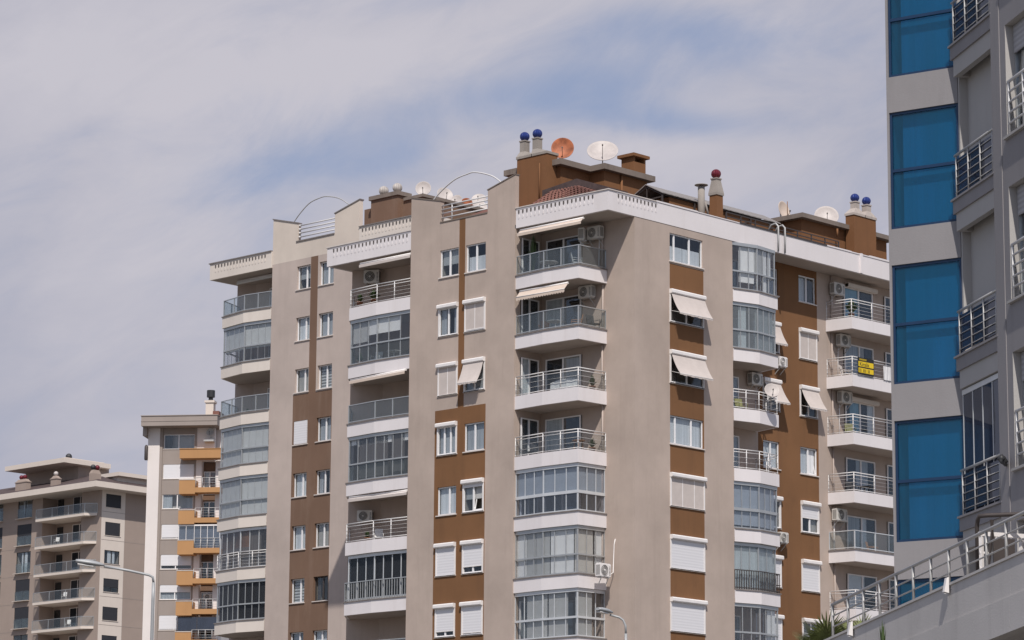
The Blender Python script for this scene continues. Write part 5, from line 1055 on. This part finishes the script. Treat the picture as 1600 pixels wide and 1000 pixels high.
for s, lb in ((6.32, 'upper white wedge light on the face of the concrete ramp'), (1.45, 'lower white wedge light on the face of the concrete ramp near the palm')):
    t = thing('wall_light', lb, 'wall light', FRm(s, .1, zr(s) - .1), 'wedge lights on the ramp wall'); b = MB(); z = zr(s)
    z += .14; b.hexa([FRm(s - .045, .12, z - .25), FRm(s + .045, .12, z - .25), FRm(s + .055, .035, z - .27), FRm(s - .055, .035, z - .27), FRm(s - .05, .07, z), FRm(s + .05, .07, z), FRm(s + .055, .035, z + .01), FRm(s - .055, .035, z + .01)]); b.build('housing', 'box_white', t); b = MB(); b.box(FRm, s - .03, s + .03, .05, .11, z - .285, z - .272); b.build('lens', 'lamp_lens', t)
# bent pipe and frame on the terrace behind the railing
t = thing('bent_pipe', 'dark bent pipe standing behind the ramp railing against the tower', 'pipe', FRm(6.41, -.5, 7.0)); b = MB()
b.tube([FRm(6.41, -.5, 7.0), FRm(6.41, -.5, 8.68), FRm(6.45, -.5, 8.78), FRm(6.55, -.49, 8.83), FRm(6.62, -.60, 8.84), FRm(7.0, -1.15, 8.84), FRm(7.35, -1.6, 8.84)], .04, 10); b.build('tube', 'dark_steel', t)
t = thing('clothes_rack', 'white metal rack behind the ramp railing below the bent pipe', 'rack', FRm(6.6, -.55, 7.2))
b = MB(); b.bar(FRm(6.69, -.42, 8.50), FRm(6.58, -1.45, 8.50), .075); b.bar(FRm(6.69, -.42, 8.17), FRm(6.62, -1.05, 8.17), .035); b.bar(FRm(6.69, -.42, 7.9), FRm(6.62, -1.05, 7.9), .035); b.build('crossbar', 'box_white', t)
for x, y in ((6.685, -.46), (6.655, -.75), (6.60, -1.25)): b = MB(); b.bar(FRm(x, y, 7.1), FRm(x, y, 8.46), .06); b.build('upright', 'box_white', t)
for x0, x1 in ((-.5, -.66), (-.82, -.62)): b = MB(); b.bar(FRm(6.75, x0, 7.3), FRm(6.75, x1, 8.75), .028); b.build('brace', 'dark_steel', t)
b = MB(); b.box(FRm, 6.86, 6.9, -1.0, -.6, 7.2, 8.40); tag(b.build('bin_panel', 'dark_steel'), 'dark panel standing behind the white rack on the ramp', 'panel')
def street_lamp(label, head, direction, arm, base_xy, bend, r=.045):
    """head: tip of the luminaire, arm: path from luminaire to pole top"""
    t = thing('street_lamp', label, 'street lamp', base_xy + (0,), 'street lamps'); b = MB(); zt = arm[-1][2]
    b.tube([base_xy + (0.0,), base_xy + (zt - .5,), base_xy + (zt,)], [r * 1.5, r * 1.05, r], 12); b.build('pole', 'lamp_grey', t)
    b = MB(); b.tube(arm, r * .8, 10); b.build('arm', 'lamp_grey', t)
    d = Vector(direction).normalized(); h = Vector(head); sd = d.cross(Vector((0, 0, 1))).normalized(); up = sd.cross(d); b = MB(); L = .80; ns = 12; rings = []
    for i in range(ns + 1):
        u = i / ns; w = .155 * (math.sin(math.pi * min(1, u * .80 + .13)) ** .5); hh = .10 * (math.sin(math.pi * (u * .82 + .12)) ** .6); c = h + d * L * u; i0 = len(b.v); rings.append(i0)
        for a in range(14): g = 2 * math.pi * a / 14; b.v.append(tuple(c + sd * math.cos(g) * w + up * math.sin(g) * hh * (1 if math.sin(g) > 0 else .55)))
    for i in range(ns):
        for a in range(14): c = (a + 1) % 14; b.f.append((rings[i] + a, rings[i] + c, rings[i + 1] + c, rings[i + 1] + a)); b.m.append(0); b.sm.append(True)
    b.f.append(tuple(rings[0] + a for a in range(14))); b.f.append(tuple(rings[-1] + a for a in range(14))[::-1]); b.m += [0, 0]; b.sm += [False, False]
    b.build('lamp_head', 'lamp_grey', t); b = MB(); c = h + d * L * .36 - up * .05; b.hexa([tuple(c + d * x + sd * y + up * z) for z in (-.035, -.005) for x, y in ((-.22, -.1), (.22, -.1), (.22, .1), (-.22, .1))]); b.build('lens', 'lamp_lens', t)
hA = (-68.32, 53.86, 11.60); dA = (.62, .75, -.30)
street_lamp('grey street lamp with a flat head pointing left, in front of the far taupe block', hA, (.60, .77, -.13), [(-67.84, 54.48, 11.48), (-67.4, 55.0, 11.37), (-67.05, 55.45, 11.26), (-66.97, 55.53, 11.20), (-66.96, 55.55, 11.05)], (-66.96, 55.55), None)
street_lamp('grey street lamp seen nearly end-on, in front of the corner balconies', (-66.1, 73.0, 11.62), (-.12, .9, -.05), [(-66.15, 73.65, 11.5), (-65.95, 73.88, 11.42), (-65.85, 73.95, 11.33), (-65.78, 73.99, 11.15), (-65.77, 73.99, 10.9)], (-65.77, 73.99), None)
def palm(label, c, n, seed, L=1.5):
    rr = random.Random(seed); t = thing('palm_tree', label, 'palm', (c[0], c[1], 0)); b = MB(); b.tube([(c[0], c[1], 0), (c[0] + .1, c[1], c[2] * .5), c], [.2, .16, .13], 12); b.build('trunk', 'wood', t); b = MB(); c = Vector(c)
    for i in range(n):
        a = rr.uniform(0, 6.283); e = rr.uniform(.25, 1.45); l = L * rr.uniform(.75, 1.1); dh = Vector((math.cos(a), math.sin(a), 0)); st = c + dh * math.cos(e) * l * .45 + Vector((0, 0, math.sin(e) * l * .45)); b.tube([c, st], .012, 4, 1)
        ax = (st - c).normalized(); sd = ax.cross(Vector((0, 0, 1))).normalized()
        for k in range(19):
            g = (k / 18 - .5) * 3.0; d2 = (ax * math.cos(g) + sd * math.sin(g)).normalized(); q = st; ll = l * .55 * (1 - .22 * abs(g)); w = sd.cross(d2).normalized().cross(d2) * .019
            p1 = q + d2 * ll * .55; p2 = q + d2 * ll * 1.15 + Vector((0, 0, -.16 * ll)); b.face([q - w * .4, q + w * .4, p1 + w, p1 - w]); b.face([p1 - w, p1 + w, p2])
    b.build('fronds', ['leaf_palm', 'leaf'], t)
palm('fan palm with spiky fronds showing left of the lower end of the ramp railing', (-39.75, 50.85, 7.1), 20, 4, 1.1)
palm('fan palm with fronds showing through the lower end of the ramp railing', (-38.25, 50.1, 7.25), 14, 12, .8)
plant('weed', 'thin dark weed growing up in front of the ramp wall', (-33.05, 43.95, 6.35), .12, .62, 16, 8, pot=False, droop=.1, wid=.02)
